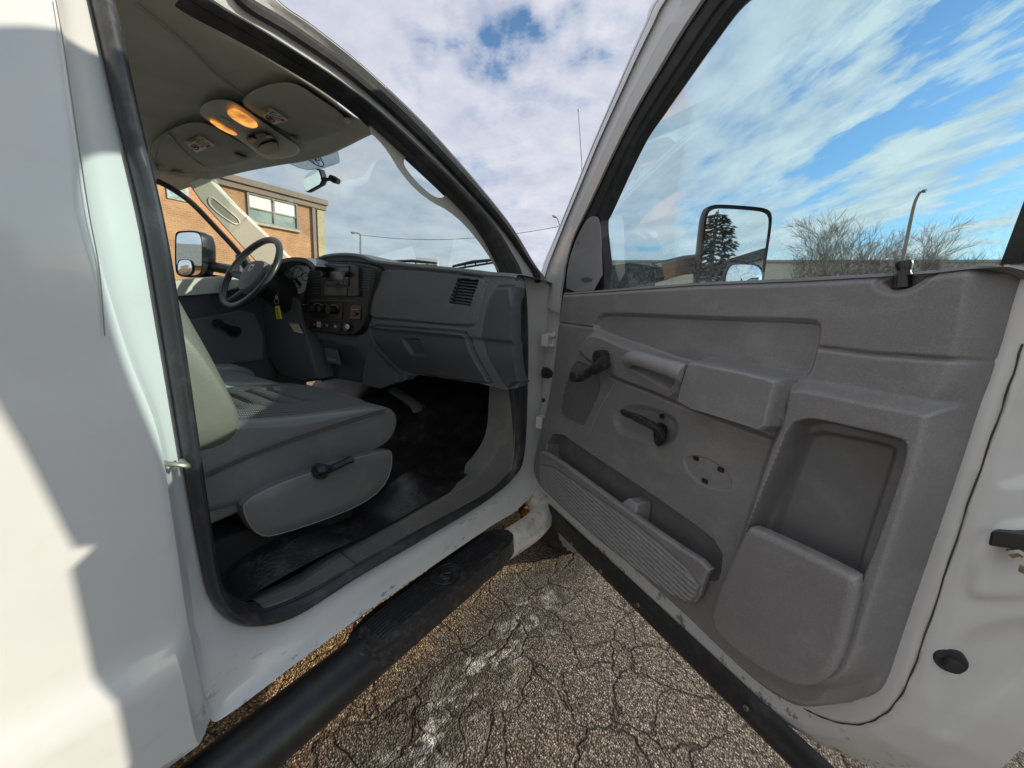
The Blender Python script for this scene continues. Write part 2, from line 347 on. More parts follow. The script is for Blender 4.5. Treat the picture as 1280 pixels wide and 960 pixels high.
def sdf(P, poly, reach=0.1):                              # signed distance, positive inside
    poly = np.asarray(poly); out = np.full(len(P), -9.0); lo = poly.min(0) - reach; hi = poly.max(0) + reach
    idx = np.where(((P >= lo) & (P <= hi)).all(1))[0]
    if len(idx) == 0: return out
    Q = P[idx]; d2 = np.full(len(Q), 1e9); ins = np.zeros(len(Q), bool)
    for a, b in zip(poly, np.roll(poly, -1, 0)):
        e = b - a; L = e @ e + 1e-12; t = np.clip(((Q - a) @ e) / L, 0, 1); d = Q - a - t[:, None] * e; d2 = np.minimum(d2, (d * d).sum(1))
        c = (a[1] > Q[:, 1]) != (b[1] > Q[:, 1])
        if c.any(): ins ^= c & (Q[:, 0] < (b[0] - a[0]) * (Q[:, 1] - a[1]) / (b[1] - a[1] + 1e-15) + a[0])
    d = np.sqrt(d2); out[idx] = np.where(ins, d, -d); return out
def pdist(P, pts):
    d2 = np.full(len(P), 1e9); pts = np.asarray(pts)
    for a, b in zip(pts[:-1], pts[1:]):
        e = b - a; t = np.clip(((P - a) @ e) / (e @ e + 1e-12), 0, 1); d = P - a - t[:, None] * e; d2 = np.minimum(d2, (d * d).sum(1))
    return np.sqrt(d2)
def sstep(x): x = np.clip(x, 0, 1); return x * x * (3 - 2 * x)
def relief(frame, box, step, outline, layers, parts, skirt=0.03, base=0.0):
    """a moulded panel: a height sheet over a plane, split into its parts. frame(u, z, h) -> world"""
    u0, u1, z0, z1 = box; us = np.arange(u0, u1 + step, step); zs = np.arange(z0, z1 + step, step); nu, nz = len(us), len(zs)
    U, Z = np.meshgrid(us, zs); P = np.stack([U.ravel(), Z.ravel()], 1); S = sdf(P, outline, 5.0)
    q = np.arange(nu * nz).reshape(nz, nu); F = np.stack([q[:-1, :-1].ravel(), q[:-1, 1:].ravel(), q[1:, 1:].ravel(), q[1:, :-1].ravel()], 1)
    F = F[(S[F] > 0).any(1)]
    used = np.unique(F); bad = used[S[used] <= 0]; ol = np.asarray(outline)
    for i in bad:                                         # pull the rim onto the outline
        best = None
        for a, b in zip(ol, np.roll(ol, -1, 0)):
            e = b - a; t = min(1, max(0, ((P[i] - a) @ e) / (e @ e + 1e-12))); c = a + t * e; d = ((P[i] - c) ** 2).sum()
            if best is None or d < best[0]: best = (d, c)
        P[i] = best[1]
    H = np.full(len(P), base); S = sdf(P, outline, 5.0)
    for L in layers:
        if L[0] == 'set': k = sstep(sdf(P, L[1], L[3]) / L[3] + (L[4] if len(L) > 4 else 0.0)); H = H * (1 - k) + L[2] * k
        elif L[0] == 'add': H = H + L[2] * sstep(sdf(P, L[1], L[3]) / L[3])
        elif L[0] == 'line': H = H - L[2] * np.exp(-(pdist(P, L[1]) / L[3]) ** 2)
        else: H = L[1](P, H, S)
    lab = np.zeros(len(P), int)
    for i, (_, poly, _, _) in enumerate(parts):
        if poly is not None: lab[sdf(P, poly, .01) > 0] = i
    FL = lab[F[:, 0]]; made = {}
    from collections import Counter
    ec = Counter()
    for f in F:
        for a, b in zip(f, np.roll(f, -1)): ec[(min(a, b), max(a, b))] += 1
    for i, (name, poly, mat, parent) in enumerate(parts):
        ff = F[FL == i]
        if not len(ff): continue
        ids = np.unique(ff); mp = {k: j for j, k in enumerate(ids)}
        mb = MB(); vs = [frame(P[k][0], P[k][1], H[k]) for k in ids]; fs = [tuple(mp[k] for k in f) for f in ff]; n = len(vs); mb.add(vs, fs)
        ex = {}
        for f in ff:
            for a, b in zip(f, np.roll(f, -1)):
                if ec[(min(a, b), max(a, b))] == 1:
                    for k in (a, b):
                        if k not in ex: ex[k] = len(mb.v); mb.v.append(tuple(map(float, frame(P[k][0], P[k][1], H[k] - skirt))))
                    mb.f.append((mp[b], mp[a], ex[a], ex[b])); mb.mi.append(0)
        par = made.get(parent, parent) if isinstance(parent, str) else parent
        made[name] = mb.build(name, mat, par, angle=50)
    return made

# ------------------------------------------------------------------ the pickup truck
truck = tag(empty('pickup_truck', (-0.9, 0.4, 0)), 'white regular-cab pickup truck with its front passenger door swung wide open', 'pickup truck')

# loops round the door opening: (pixel, pixel, pixel) on inner seal lip / outer seal lip / mid jamb / skin edge; the part above the picture in y, z
SEAL_IN = [(143, 0), (176, 150), (208, 290), (231, 430), (247, 540), (260, 630), (273, 712), (284, 740), (302, 754), (328, 760), (385, 738), (444, 704), (525, 660), (600, 620), (628, 598), (640, 570), (641, 480), (641, 410), (637, 365), (622, 322), (590, 271), (505, 187), (430, 122), (330, 58), (228, 0)]
SEAL_OUT = [(114, 0), (148, 150), (181, 290), (205, 430), (223, 540), (238, 630), (254, 715), (264, 750), (284, 774), (315, 783), (363, 772), (442, 722), (525, 674), (600, 628), (640, 595), (654, 565), (659, 480), (659, 410), (655, 352), (637, 312), (601, 263), (516, 179), (436, 112), (345, 52), (262, 0)]
MIDJ = [(98, 0), (128, 150), (158, 290), (184, 430), (206, 540), (222, 630), (238, 735), (246, 790), (272, 822), (315, 822), (372, 790), (452, 737), (540, 682), (612, 637), (655, 608), (668, 570), (675, 480), (675, 410), (668, 350), (650, 314), (612, 266), (522, 172), (440, 99), (352, 39), (288, 0)]
SKIN = [(72, 0), (92, 150), (116, 290), (160, 440), (196, 535), (213, 630), (232, 760), (248, 840), (262, 898), (290, 890), (372, 828), (452, 770), (540, 708), (612, 659), (652, 632), (680, 590), (692, 480), (690, 410), (688, 362), (668, 330), (634, 276), (552, 179), (465, 94), (395, 37), (345, 0)]
TOPX = {'in': [(.37, 1.79), (.31, 1.79), (.265, 1.77), (.235, 1.73), (.222, 1.70)], 'out': [(.365, 1.81), (.29, 1.815), (.235, 1.79), (.205, 1.745), (.198, 1.71)],
        'mid': [(.37, 1.835), (.28, 1.84), (.215, 1.81), (.188, 1.755), (.182, 1.71)], 'skin': [(.42, 1.87), (.28, 1.89), (.19, 1.86), (.165, 1.78), (.163, 1.71)]}
def loop3(px, top, xs): return [PS(x, y, q) for (x, y), q in zip(px, xs)] + [ss(y, z, q) for (y, z), q in zip(TOPX[top], [xs[-1]] * 4 + [xs[0]])]
NL = len(SKIN)
xo_in = [-.062] * NL; xo_out = [-.050] * NL; xo_mid = [-.045] * 8 + [-.03] * 7 + [-.045] * (NL - 15); xo_skin = [0.0] * 3 + [-.004] * 3 + [0] * 9 + [-.012] * 4 + [-.012] * (NL - 19)
KL = 6
L_in = catmull(loop3(SEAL_IN, 'in', xo_in), KL, True); L_out = catmull(loop3(SEAL_OUT, 'out', xo_out), KL, True)
L_mid = catmull(loop3(MIDJ, 'mid', xo_mid), KL, True); L_skin = catmull(loop3(SKIN, 'skin', xo_skin), KL, True)
L_lip = [p + np.array([-.03, 0, 0]) for p in L_in]

body = MB()
def mixl(a, b, t, dx=0.0): return [(1 - t) * p + t * q + np.array([dx, 0, 0]) for p, q in zip(a, b)]
body.grid([mixl(L_out, L_in, .5, -.02), mixl(L_out, L_mid, 0.0, -.008), mixl(L_out, L_mid, .4, -.004), L_mid, mixl(L_mid, L_skin, .45, -.004), mixl(L_mid, L_skin, .80, -.006), mixl(L_mid, L_skin, .90, -.002), L_skin], True)
# skin behind the door: from the skin edge back to the cab corner, with the flared lower step
def idx(k): return k * KL
back = L_skin[idx(NL + 1):] + L_skin[:idx(8) + 1]          # from the roof corner down to the sill
rows = []
for p in back:
    x, y, z = p; fl = 0.024 * (1 - float(sstep(np.array((z - .685) / .05)))); 
    def q(dy, dx): return np.array([x + dx, y - dy, z])
    rows.append([q(0, 0), q(.0015, .006), q(.006, .009), q(.014, .010 + fl * .5), q(.028, .012 + fl), q(.09, .013 + fl), q(.2, .012 + fl), q(.40, .008 + fl), q(.44, -.004), q(.445, -.05)])
body.grid(rows)
x, y, z = L_skin[idx(8)]
body.grid([[np.array([x + d, y - e, z]) for d, e in ((0, 0), (.036, .028), (.036, .40), (-.05, .445))], [np.array([x - .08, y - e, z + .02]) for e in (0, .028, .40, .445)]])
# sill underside, and the gutter side of the windscreen post
body.grid([L_skin[idx(8):idx(15) + 1], [p + np.array([-.02, 0, -.012]) for p in L_skin[idx(8):idx(15) + 1]], [p + np.array([-.10, 0, .02]) for p in L_skin[idx(8):idx(15) + 1]]])
post = L_skin[idx(18):idx(NL + 2)]
body.grid([post, [p + np.array([-.012, .010, .010]) for p in post], [p + np.array([-.06, .015, .016]) for p in post], [p + np.array([-.13, .0, .0]) for p in post]])
# roof, back panel, far side, firewall
def roofz(x, y):
    t = max(0.0, min(1.0, (y + .28) / (fronty(x) + .28))); zf = float(np.interp(-x, [.135, .25, .5, .85, 1.2, 1.45, 1.66], [1.855, 1.86, 1.868, 1.885, 1.892, 1.888, 1.865]))
    return zf + (.04 * (1 - t ** 3)) * min(1.0, max(0.0, (-x - .135) / .25))
RX = np.linspace(-.135, -1.66, 14)
def fronty(x): return float(np.interp(-x, [.135, .25, .5, .85, 1.2, 1.45, 1.66], [.40, .66, .84, .92, .90, .82, .66]))
body.grid([[np.array([x, -.28 + (fronty(x) + .28) * t, roofz(x, -.28 + (fronty(x) + .28) * t)]) for x in RX] for t in np.linspace(0, 1, 9)])
for a in ((-.93, -.27, .95, 1.62, .05, .95), (-.93, -.27, 1.80, 1.62, .05, .16), (-.2, -.27, 1.55, .17, .05, .40), (-1.66, -.27, 1.55, .17, .05, .40)):
    body.box(a[:3], a[3:])
body.box((-1.80, .45, .80), (.05, 1.9, .62)); body.box((-1.70, -.02, 1.55), (.06, .46, .60)); body.box((-1.66, .36, 1.86), (.06, .9, .05))
body.box((-.92, 1.72, .95), (1.66, .04, .80))
cab = body.build('cab_body', 'white_paint', truck, angle=30)
# near-side drip channel rubber along the windscreen post
ch = MB(); seg = range(idx(18), idx(NL + 1))
ch.tube([.78 * L_mid[i] + .22 * L_skin[i] + np.array([.002, 0, .001]) for i in seg], .013, 8)
ch.build('post_seal', 'rubber', truck)
ch = MB(); ch.tube([L_skin[i] + np.array([-.012, .006, .006]) for i in seg], .0045, 8); ch.build('windshield_moulding', 'rubber', truck)
# rubber door seal
se = MB(); se.grid([mixl(L_out, L_in, 0, -.016), mixl(L_out, L_in, .02, .004), mixl(L_out, L_in, .25, .020), mixl(L_out, L_in, .5, .024), mixl(L_out, L_in, .72, .018), mixl(L_out, L_in, .86, .006), mixl(L_out, L_in, .93, .008), mixl(L_out, L_in, 1.0, .002), L_lip], True)
se.build('door_seal', 'seal_rubber', truck, angle=60)
# thin crack of the pillar seam sealer
cr = MB(); pts = catmull([PS(70, 0, .013), PS(82, 70, .013), PS(98, 180, .013), PS(112, 270, .012), PS(124, 335, .012), PS(131, 420, .012)], 5); cr.tube(pts, .0007, 5); cr.build('seam_crack', 'seam_faint', cab)

# sill tread with ribs
IN_S = [(322, 753), (380, 726), (430, 694), (520, 643), (588, 602), (616, 574), (630, 545), (634, 500), (635, 470)]
OUT_S = [(330, 761), (387, 739), (444, 705), (527, 660), (600, 620), (628, 598), (640, 568), (643, 510), (644, 476)]
INN = [(282, 752), (330, 730), (400, 684), (490, 634), (572, 594), (606, 568), (623, 542), (627, 500), (628, 470)]
a = catmull([PX(*p, -.060) for p in OUT_S], 8); b = catmull([PX(*p, -.085) for p in IN_S], 8)
b2 = [p + np.array([-.05, 0, -.012 if i < 36 else 0]) for i, p in enumerate(b)]; c = [p + np.array([-.09, 0, -.05 if i < 36 else 0]) for i, p in enumerate(b)]
rows = [[p + np.array([.008, 0, -.03]) for p in a], a]
for t in np.linspace(.06, .94, 23):
    k = .0025 * (int(t * 100 / 4) % 2); rows.append([(1 - t) * p + t * q + np.array([k * .3, 0, k]) for p, q in zip(a, b)])
rows += [b, b2, c]
sb = MB(); sb.grid(rows); sb.build('sill_tread', 'grey_plastic', truck, angle=25)
jt = MB(); P0, P1, P2 = PX(444, 705, -.058), PX(430, 694, -.083), PX(424, 688, -.13)
jt.tube([P0 + ZV * .002, P1 + ZV * .002, P2], .0014, 6); jt.build('tread_joint', 'ink', truck)
ks = MB(); kp = [(612, 560), (640, 560), (642, 476), (620, 476)]
# floor
fl = MB(); rows = []
for y in np.linspace(-.2, 1.72, 60):
    r = []
    for x in np.linspace(-.10, -1.78, 50):
        z = .645 + .13 * math.exp(-((x + .95) / .30) ** 2) * (1 if y < 1.2 else 1) + .34 * float(sstep(np.array((y - 1.32) / .42)))
        z += .055 * math.exp(-((x + .23) / .10) ** 2 - ((y - .43) / .13) ** 4) + .085 * math.exp(-((x + .20) / .07) ** 2 - ((y - .86) / .10) ** 2)
        z += .006 * math.sin(9 * y + 5 * x) * math.sin(7 * x)
        z += .11 * math.exp(-((x + .60) / .09) ** 2 - ((y - 1.34) / .12) ** 2)
        r.append(np.array([x, y, z]))
    rows.append(r)
fl.grid(rows); fl.build('floor_mat', 'floor_vinyl', truck, angle=60)
un = MB(); un.box((-.92, .75, .50), (1.5, 2.2, .1)); un.box((-.42, -.6, .52), (.10, 5.2, .14)); un.box((-1.36, -.6, .52), (.10, 5.2, .14)); un.build('chassis_frame', 'dark_under', truck, bev=.01)

mb = MB(); mb.tube(catmull([PZ(492, 488, .84), PZ(515, 503, .80), PZ(534, 523, .74), PZ(546, 545, .665)], 4), [.035] * 6 + [.046] * 7, 12, flat=.55, up=ZV); mb.build('heater_duct', 'dash_dark', truck)
# bench seat -------------------------------------------------------
seat = empty('bench_seat', (-.9, .4, .65), truck)
def part(mb, name, mat, par, **k):
    return mb.build(name, mat, par, **k)
def loft_x(mb, prof, x0, x1, rnd=.05, n=5, sag=0.0, mi=0):
    prof = np.array(prof, float); cen = prof.mean(0); xs = []
    for k in range(n + 1): t = k / n * PI / 2; xs.append((rnd * (1 - math.sin(t)), rnd * (1 - math.cos(t))))
    S = [(x0 - d0, ins) for ins, d0 in [(a, b) for a, b in [(rnd * (1 - math.sin(k / n * PI / 2)), rnd * (1 - math.cos(k / n * PI / 2))) for k in range(n + 1)]]]
    S = S + [(x0 + (x1 - x0) * t, 0) for t in (.25, .4, .5, .6, .75)] + [(x1 + (x0 - a), b) for a, b in S[::-1]]
    rows = []
    for x, ins in S:
        r = prof - cen; L = np.linalg.norm(r, axis=1)[:, None]; pp = cen + r * np.maximum(0.0, (L - ins) / L); rows.append([np.array([x, p[0], p[1]]) for p in pp])
    return mb.grid(rows, True, mi, True)
cush = chaikin([(.10, .78), (.30, .785), (.55, .815), (.72, .835), (.795, .855), (.822, .90), (.815, .945), (.765, .972), (.66, .978), (.52, .985), (.40, 1.0), (.25, 1.02), (.10, 1.03), (.05, .90)], 2)
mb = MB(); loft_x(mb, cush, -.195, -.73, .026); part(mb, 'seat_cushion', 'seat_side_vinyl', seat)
mb = MB(); c2 = chaikin([(.10, .80), (.45, .80), (.72, .84), (.77, .88), (.775, .945), (.72, .975), (.60, .985), (.40, 1.02), (.10, 1.03), (.05, .90)], 2); loft_x(mb, c2, -.74, -1.10, .03); part(mb, 'seat_cushion', 'seat_vinyl', seat)
mb = MB(); c3 = [(y, z + .012) for y, z in cush]; loft_x(mb, c3, -1.11, -1.66, .04); part(mb, 'seat_cushion', 'seat_vinyl', seat)
# fabric insert with transverse channels, puffed slightly above the cushion
def cushtop(y): return float(np.interp(y, [.10, .25, .40, .52, .66, .74, .78], [1.03, 1.02, 1.0, .986, .9785, .974, .966]))
for x0, x1 in ((-.235, -.58), (-1.20, -1.58)):
    mb = MB(); rows = []
    off = .012 if x0 < -1 else 0
    for y in np.linspace(.20, .755, 75):
        r = []
        for t in np.linspace(0, 1, 26):
            x = x0 + (x1 - x0) * t; e = min(t, 1 - t) * abs(x1 - x0); e2 = min(y - .20, .755 - y)
            g = 0.0
            if y < .60: g = .013 * math.exp(-((((y - .04 * sstep(np.array((.10 - e) / .1)) + .02) % .062) - .031) / .0075) ** 2) * float(sstep(np.array((e - .02) / .04)))
            h = .022 * float(sstep(np.array(min(e, e2) / .04))) + .010 * math.sin(PI * t) * math.sin(PI * (y - .2) / .555) - g
            r.append(np.array([x, y, cushtop(y) + off - .003 + h]))
        rows.append(r)
    mb.grid(rows); part(mb, 'seat_insert', 'seat_fabric', seat, angle=60)
# piping seam on the near side
seam = [PX(*p, -.196) for p in ((258, 592), (300, 572), (340, 555), (400, 535), (450, 519), (480, 510), (492, 506))]
# backrest
bk = chaikin([(.385, 1.0), (.375, 1.04), (.352, 1.12), (.318, 1.22), (.272, 1.34), (.225, 1.44), (.20, 1.52), (.15, 1.56), (.07, 1.55), (.05, 1.47), (.10, 1.3), (.15, 1.1), (.19, .95), (.30, .935), (.37, .95)], 2)
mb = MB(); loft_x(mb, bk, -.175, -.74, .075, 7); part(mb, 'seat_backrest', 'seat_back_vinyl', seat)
mb = MB(); loft_x(mb, [(y - .03, z) for y, z in bk], -.745, -1.10, .04); part(mb, 'seat_backrest', 'seat_vinyl', seat)
mb = MB(); loft_x(mb, bk, -1.11, -1.66, .06); part(mb, 'seat_backrest', 'seat_vinyl', seat)
# seat side valance below the cushion
VAL = [(302, 628), (340, 608), (390, 590), (440, 573), (487, 562), (491, 566), (490, 588), (478, 612), (450, 632), (400, 652), (350, 668), (330, 672), (315, 664), (304, 645)]
p1 = chaikin([(lambda q: (q[1], q[2]))(PX(*p, -.170)) for p in VAL], 1)
mb = MB(); cen = p1.mean(0)
rows = [[np.array([x, *(cen + (p - cen) * s)]) for p in p1] for x, s in ((-.21, 1.0), (-.178, 1.0), (-.170, .985), (-.168, .95))]
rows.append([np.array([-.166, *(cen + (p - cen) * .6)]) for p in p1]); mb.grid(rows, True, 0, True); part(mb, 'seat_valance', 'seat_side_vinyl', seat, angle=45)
mb = MB(); mb.tube(list(rows[2]) + [rows[2][0]], .0017, 6); part(mb, 'piping', 'seat_vinyl', seat)
mb = MB(); mb.tube(catmull([PX(*p, -.188) for p in ((258, 594), (300, 574), (345, 556), (400, 537), (450, 521), (470, 515), (482, 512))], 5), .0020, 6); mb.tube(catmull([PX(x_, y_ + 3.2, -.188) for x_, y_ in ((258, 594), (300, 574), (345, 556), (400, 537), (450, 521), (470, 515), (482, 512))], 5), .0014, 6); mb.tube(catmull([PX(*p, -.189) for p in ((262, 638), (300, 627), (345, 609), (400, 588), (450, 572), (480, 563))], 5), .0022, 6); part(mb, 'seam', 'seam_dark', seat)
# recline lever
mb = MB(); q = [PX(*p, -.155) for p in ((394, 589), (402, 587), (412, 586), (424, 581), (434, 576), (440, 574))]
mb.tube(catmull(q, 5), list(np.interp(np.linspace(0, 1, 26), [0, .2, .45, .75, .95, 1], [.016, .0195, .012, .011, .014, .010])), 12, flat=.75); mb.disc(PX(397, 588, -.175), (1, 0, 0), .019, .024); part(mb, 'recline_lever', 'black_plastic', seat)
for xx in (-.45, -1.35): mb = MB(); mb.box((xx, .4, .70), (.5, .5, .09)); part(mb, 'seat_frame', 'dark_under', seat, bev=.01)

# headliner -------------------------------------------------------
def hz(x):
    return float(np.interp(-x, [.09, .14, .20, .32, .5, .8, 1.15, 1.4, 1.52, 1.60], [1.735, 1.745, 1.762, 1.788, 1.812, 1.828, 1.842, 1.842, 1.835, 1.81]))
def on_liner(px, py, dz=0.0):
    z = 1.8
    for _ in range(30): p = PZ(px, py, z); z = hz(max(-1.62, min(-.08, p[0]))) + dz
    return PZ(px, py, z)
HP = [(457, 160), (445, 166), (425, 177), (400, 189), (370, 197), (340, 202), (300, 210), (268, 218), (240, 226), (216, 235)]
front = catmull([on_liner(*p) for p in HP], 5)
mb = MB(); rows = []
for p in front:
    r = [p + np.array([0, .028, -.006]), p + np.array([0, .012, -.012]), p + np.array([0, 0, -.004])]
    for t in np.linspace(.03, 1, 30):
        y = p[1] + (-.22 - p[1]) * t; x = p[0]; r.append(np.array([x, y, hz(x) + .012 * math.sin(PI * min(1, t * 1.5)) * math.sin(PI * min(1, max(0, (-x - .1) / 1.5)))]))
    rows.append(r)
# near edge runs along the seal
edge = []
Lh = [p for p in L_lip[idx(22) - 3: idx(NL + 3)]]
ys = np.array([p[1] for p in Lh]); order = np.argsort(ys); ey = ys[order]; ex = np.array([Lh[i][0] for i in order]); ez = np.array([Lh[i][2] for i in order])
def edge_at(y): return np.array([np.interp(y, ey, ex), y, np.interp(y, ey, ez)])
first = rows[0]; n = len(first)
e0 = [edge_at(p[1]) + np.array([-.006, 0, .0]) for p in first]
def mid(t, dz): return [(1 - t) * a + t * b + np.array([0, 0, dz]) for a, b in zip(e0, first)]
rows = [e0, mid(.35, .010), mid(.75, .012)] + rows
mb.grid(rows)
liner = mb.build('headliner', 'headliner_fabric', truck, angle=50)

mb = MB(); mb.tube(catmull([on_liner(*p, .0) + np.array([0, 0, -.0005]) for p in ((170, 4), (205, 32), (240, 62), (270, 92), (296, 112), (312, 124))], 5), .0035, 6); mb.build('liner_seam', 'visor_fabric', liner)
def zoom2(p): return (180 + .21875 * p[0], 80 + .21875 * p[1])
def pad(name, pts, d0, d1, mat, par, dome=.012, ch_=2, sharp=45):
    pts = [(x, y) for x, y in chaikin([zoom2(p) for p in pts], ch_)]; c = np.array(pts).mean(0); mb = MB(); rows = []
    for s, d in ((1.0, d0), (1.0, d1 * .6), (.985, d1 * .9), (.95, d1), (.8, d1 + dome * .4), (.55, d1 + dome * .8), (.25, d1 + dome), (.02, d1 + dome)):
        rows.append([on_liner(c[0] + (x - c[0]) * s, c[1] + (y - c[1]) * s, -d) for x, y in pts])
    mb.grid(rows, True, 0, True); return mb.build(name, mat, par, angle=sharp)
RV = [(555, 220), (580, 180), (640, 140), (740, 110), (820, 100), (900, 125), (1010, 200), (1130, 280), (1165, 330), (1150, 370), (1050, 410), (920, 442), (880, 430), (830, 400), (700, 320), (590, 265)]
LV = [(35, 455), (110, 395), (200, 348), (300, 327), (380, 345), (500, 415), (630, 490), (650, 520), (620, 542), (520, 570), (420, 598), (300, 618), (150, 628), (80, 610), (45, 520)]
CO = [(315, 265), (340, 222), (420, 197), (500, 205), (560, 240), (700, 345), (840, 435), (893, 478), (888, 510), (830, 538), (710, 548), (650, 515), (600, 475), (500, 405), (420, 365), (325, 295)]
vis_r = pad('sun_visor', RV, -.004, .020, 'visor_fabric', truck, .005, 1); vis_l = pad('sun_visor', LV, -.004, .020, 'visor_fabric', truck, .005, 1)
pad('visor_flap', [(120, 398), (145, 392), (200, 470), (300, 560), (380, 600), (300, 618), (150, 628), (80, 610), (60, 570), (80, 470)], .012, .030, 'visor_fabric', vis_l, .005)
pad('visor_clip', [(830, 405), (860, 410), (885, 430), (870, 442), (840, 430)], .01, .034, 'dash_dark', vis_r, .003); pad('visor_clip', [(510, 505), (550, 520), (600, 535), (570, 545), (530, 530)], .01, .034, 'dash_dark', vis_l, .003)
pad('visor_hinge', [(1130, 310), (1170, 300), (1200, 330), (1150, 350)], .0, .02, 'taupe_trim', vis_r, .004)
con = pad('overhead_console', CO, -.004, .028, 'console_plastic', truck, .010)
def flat_pad(name, pts, d, th, mat, par, ch_=2): return pad(name, pts, d - .006, d + th, mat, par, .001, ch_)
flat_pad('reading_lamp', [(470, 272), (485, 256), (515, 252), (560, 270), (610, 305), (650, 342), (652, 360), (632, 370), (600, 368), (540, 338), (485, 298)], .036, .004, 'amber_lens', con)
flat_pad('reading_lamp', [(366, 320), (400, 326), (470, 360), (538, 402), (525, 412), (470, 392), (410, 358)], .034, .004, 'amber_lens', con)
flat_pad('switch_panel', [(575, 428), (610, 402), (660, 392), (720, 395), (760, 430), (776, 475), (765, 503), (730, 517), (680, 515), (630, 480)], .046, .003, 'bezel_black', con)
for pts in ([(590, 430), (620, 415), (650, 435), (615, 455)], [(690, 405), (725, 400), (745, 420), (700, 425)]): flat_pad('console_switch', pts, .051, .004, 'black_plastic', con, 1)
flat_pad('console_switch', [(640, 470), (750, 435), (772, 480), (740, 510), (690, 510)], .051, .003, 'radio_grey', con, 1)
flat_pad('pull_tab', [(430, 305), (455, 302), (560, 365), (585, 385), (570, 397), (545, 395), (440, 325)], .037, .0015, 'console_plastic', con, 1)
# warning labels: paper, yellow header, red ring and lines of small print
def label(o4, par, dz):
    A, B, C_, D_ = [np.array(zoom2(p)) for p in o4]
    def at(u, v, d): q = A * (1 - u) * (1 - v) + B * u * (1 - v) + C_ * u * v + D_ * (1 - u) * v; return on_liner(q[0], q[1], -d)
    mb = MB()
    def quad(u0, v0, u1, v1, d, mi): mb.add([at(u0, v0, d), at(u1, v0, d), at(u1, v1, d), at(u0, v1, d)], [(0, 1, 2, 3)], mi)
    quad(0, 0, 1, 1, dz, 0); quad(0, 0, 1, .2, dz + .0012, 1); quad(.22, .07, .7, .13, dz + .002, 3)
    for i in range(6): quad(.42, .30 + i * .10, .93 - .1 * (i % 3 == 2), .335 + i * .10, dz + .0012, 3)
    quad(.5, .25, .9, .29, dz + .0013, 3); quad(.62, .84, .84, .96, dz + .0013, 3)
    ring = [at(.20 + .15 * math.cos(t), .58 + .24 * math.sin(t), dz + .0016) for t in np.linspace(0, 2 * PI, 20)]; mb.tube(ring, .0016, 5, 2); mb.tube([at(.10, .42, dz + .0016), at(.30, .74, dz + .0016)], .0016, 5, 2)
    quad(.12, .5, .28, .66, dz + .0012, 3)
    mb.build('warning_label', ['label_paper', 'label_yellow', 'label_red', 'label_ink'], par, smooth=False)
label([(655, 278), (725, 250), (825, 322), (742, 347)], vis_r, .034); label([(232, 450), (322, 408), (405, 465), (300, 507)], vis_l, .034)

# windshield -------------------------------------------------------
bot = catmull([(-.04, 1.40, 1.385), (-.16, 1.58, 1.40), (-.42, 1.74, 1.43), (-.85, 1.84, 1.46), (-1.28, 1.76, 1.46), (-1.55, 1.60, 1.44), (-1.70, 1.42, 1.42)], 6)
top = catmull([(-.135, .66, 1.745), (-.25, .76, 1.785), (-.5, .88, 1.82), (-.85, .95, 1.845), (-1.2, .93, 1.86), (-1.45, .85, 1.86), (-1.60, .72, 1.845)], 6)
rows = [[(1 - t) * np.array(a) + t * np.array(b) + np.array([0, .05, .035]) * math.sin(PI * t) for a, b in zip(bot, top)] for t in np.linspace(0, 1, 14)]
wmb = MB(); wmb.grid(rows); wind = wmb.build('windshield', 'glass_windshield', truck, angle=80)
from mathutils.bvhtree import BVHTree
wbv = BVHTree.FromPolygons([Vector(v) for v in wmb.v], wmb.f)
def on_glass(px, py, off=.004):
    r = Vector(ray(px, py)); h = wbv.ray_cast(Vector(CAM), r)
    return np.array(h[0] - r * off) if h[0] else PY(px, py, 1.0)
mb = MB(); sh = chaikin([zoom2(p) for p in [(700, 520), (800, 558), (915, 608), (1000, 605), (1110, 570), (1122, 555), (1095, 440), (1080, 400), (900, 440)]], 1)
mb.add([on_glass(*p) for p in sh], [tuple(range(len(sh)))]); shade = mb.build('shade_band', 'glass_shade', wind, smooth=False)
mb = MB()
crest = [(905, 512), (960, 495), (1010, 540), (1028, 575), (1020, 588), (985, 578), (935, 545), (905, 512)]
mb.tube([on_glass(*zoom2(p), .007) for p in crest], .0022, 5)
for ln in ([(935, 515), (960, 510), (990, 530), (1005, 552), (985, 548), (965, 530), (945, 530)], [(950, 520), (972, 545), (990, 560), (1000, 572)], [(925, 525), (945, 545), (965, 555), (975, 568)], [(975, 520), (985, 540), (980, 555)]):
    mb.tube([on_glass(*zoom2(p), .007) for p in ln], .0020, 5)
mb.build('crest_emblem', 'ink', wind)
# inside mirror on its arm
mb = MB(); nrv = _n([.35, -.90, -.22]); q = [(lambda r: CAM + ((PY(*zoom2((960, 660)), .90) - CAM) @ nrv) / (r @ nrv) * r)(ray(*zoom2(p))) for p in [(912, 660), (925, 635), (985, 597), (1005, 602), (1025, 660), (1012, 690), (930, 735), (918, 722)]]; q2 = [p - nrv * .028 for p in q]
mb.prism(q, q2); rv = mb.build('rear_view_mirror', 'bezel_black', truck, bev=.003)
mb = MB(); cm = sum(q) / len(q); mb.add([cm + (p - cm) * .90 + nrv * .004 for p in q], [tuple(range(len(q)))]); mb.build('mirror_glass', 'mirror', rv, smooth=False)
mb = MB(); mb.tube([PY(*zoom2((1015, 655)), .915), PY(*zoom2((1050, 660)), .925), PY(*zoom2((1080, 655)), .94)], .006, 8); mb.tube([PY(*zoom2((1068, 650)), .94), PY(*zoom2((1085, 660)), .94), PY(*zoom2((1112, 672)), .945)], [.011, .013, .010], 10); mb.build('mirror_arm', 'bezel_black', rv)

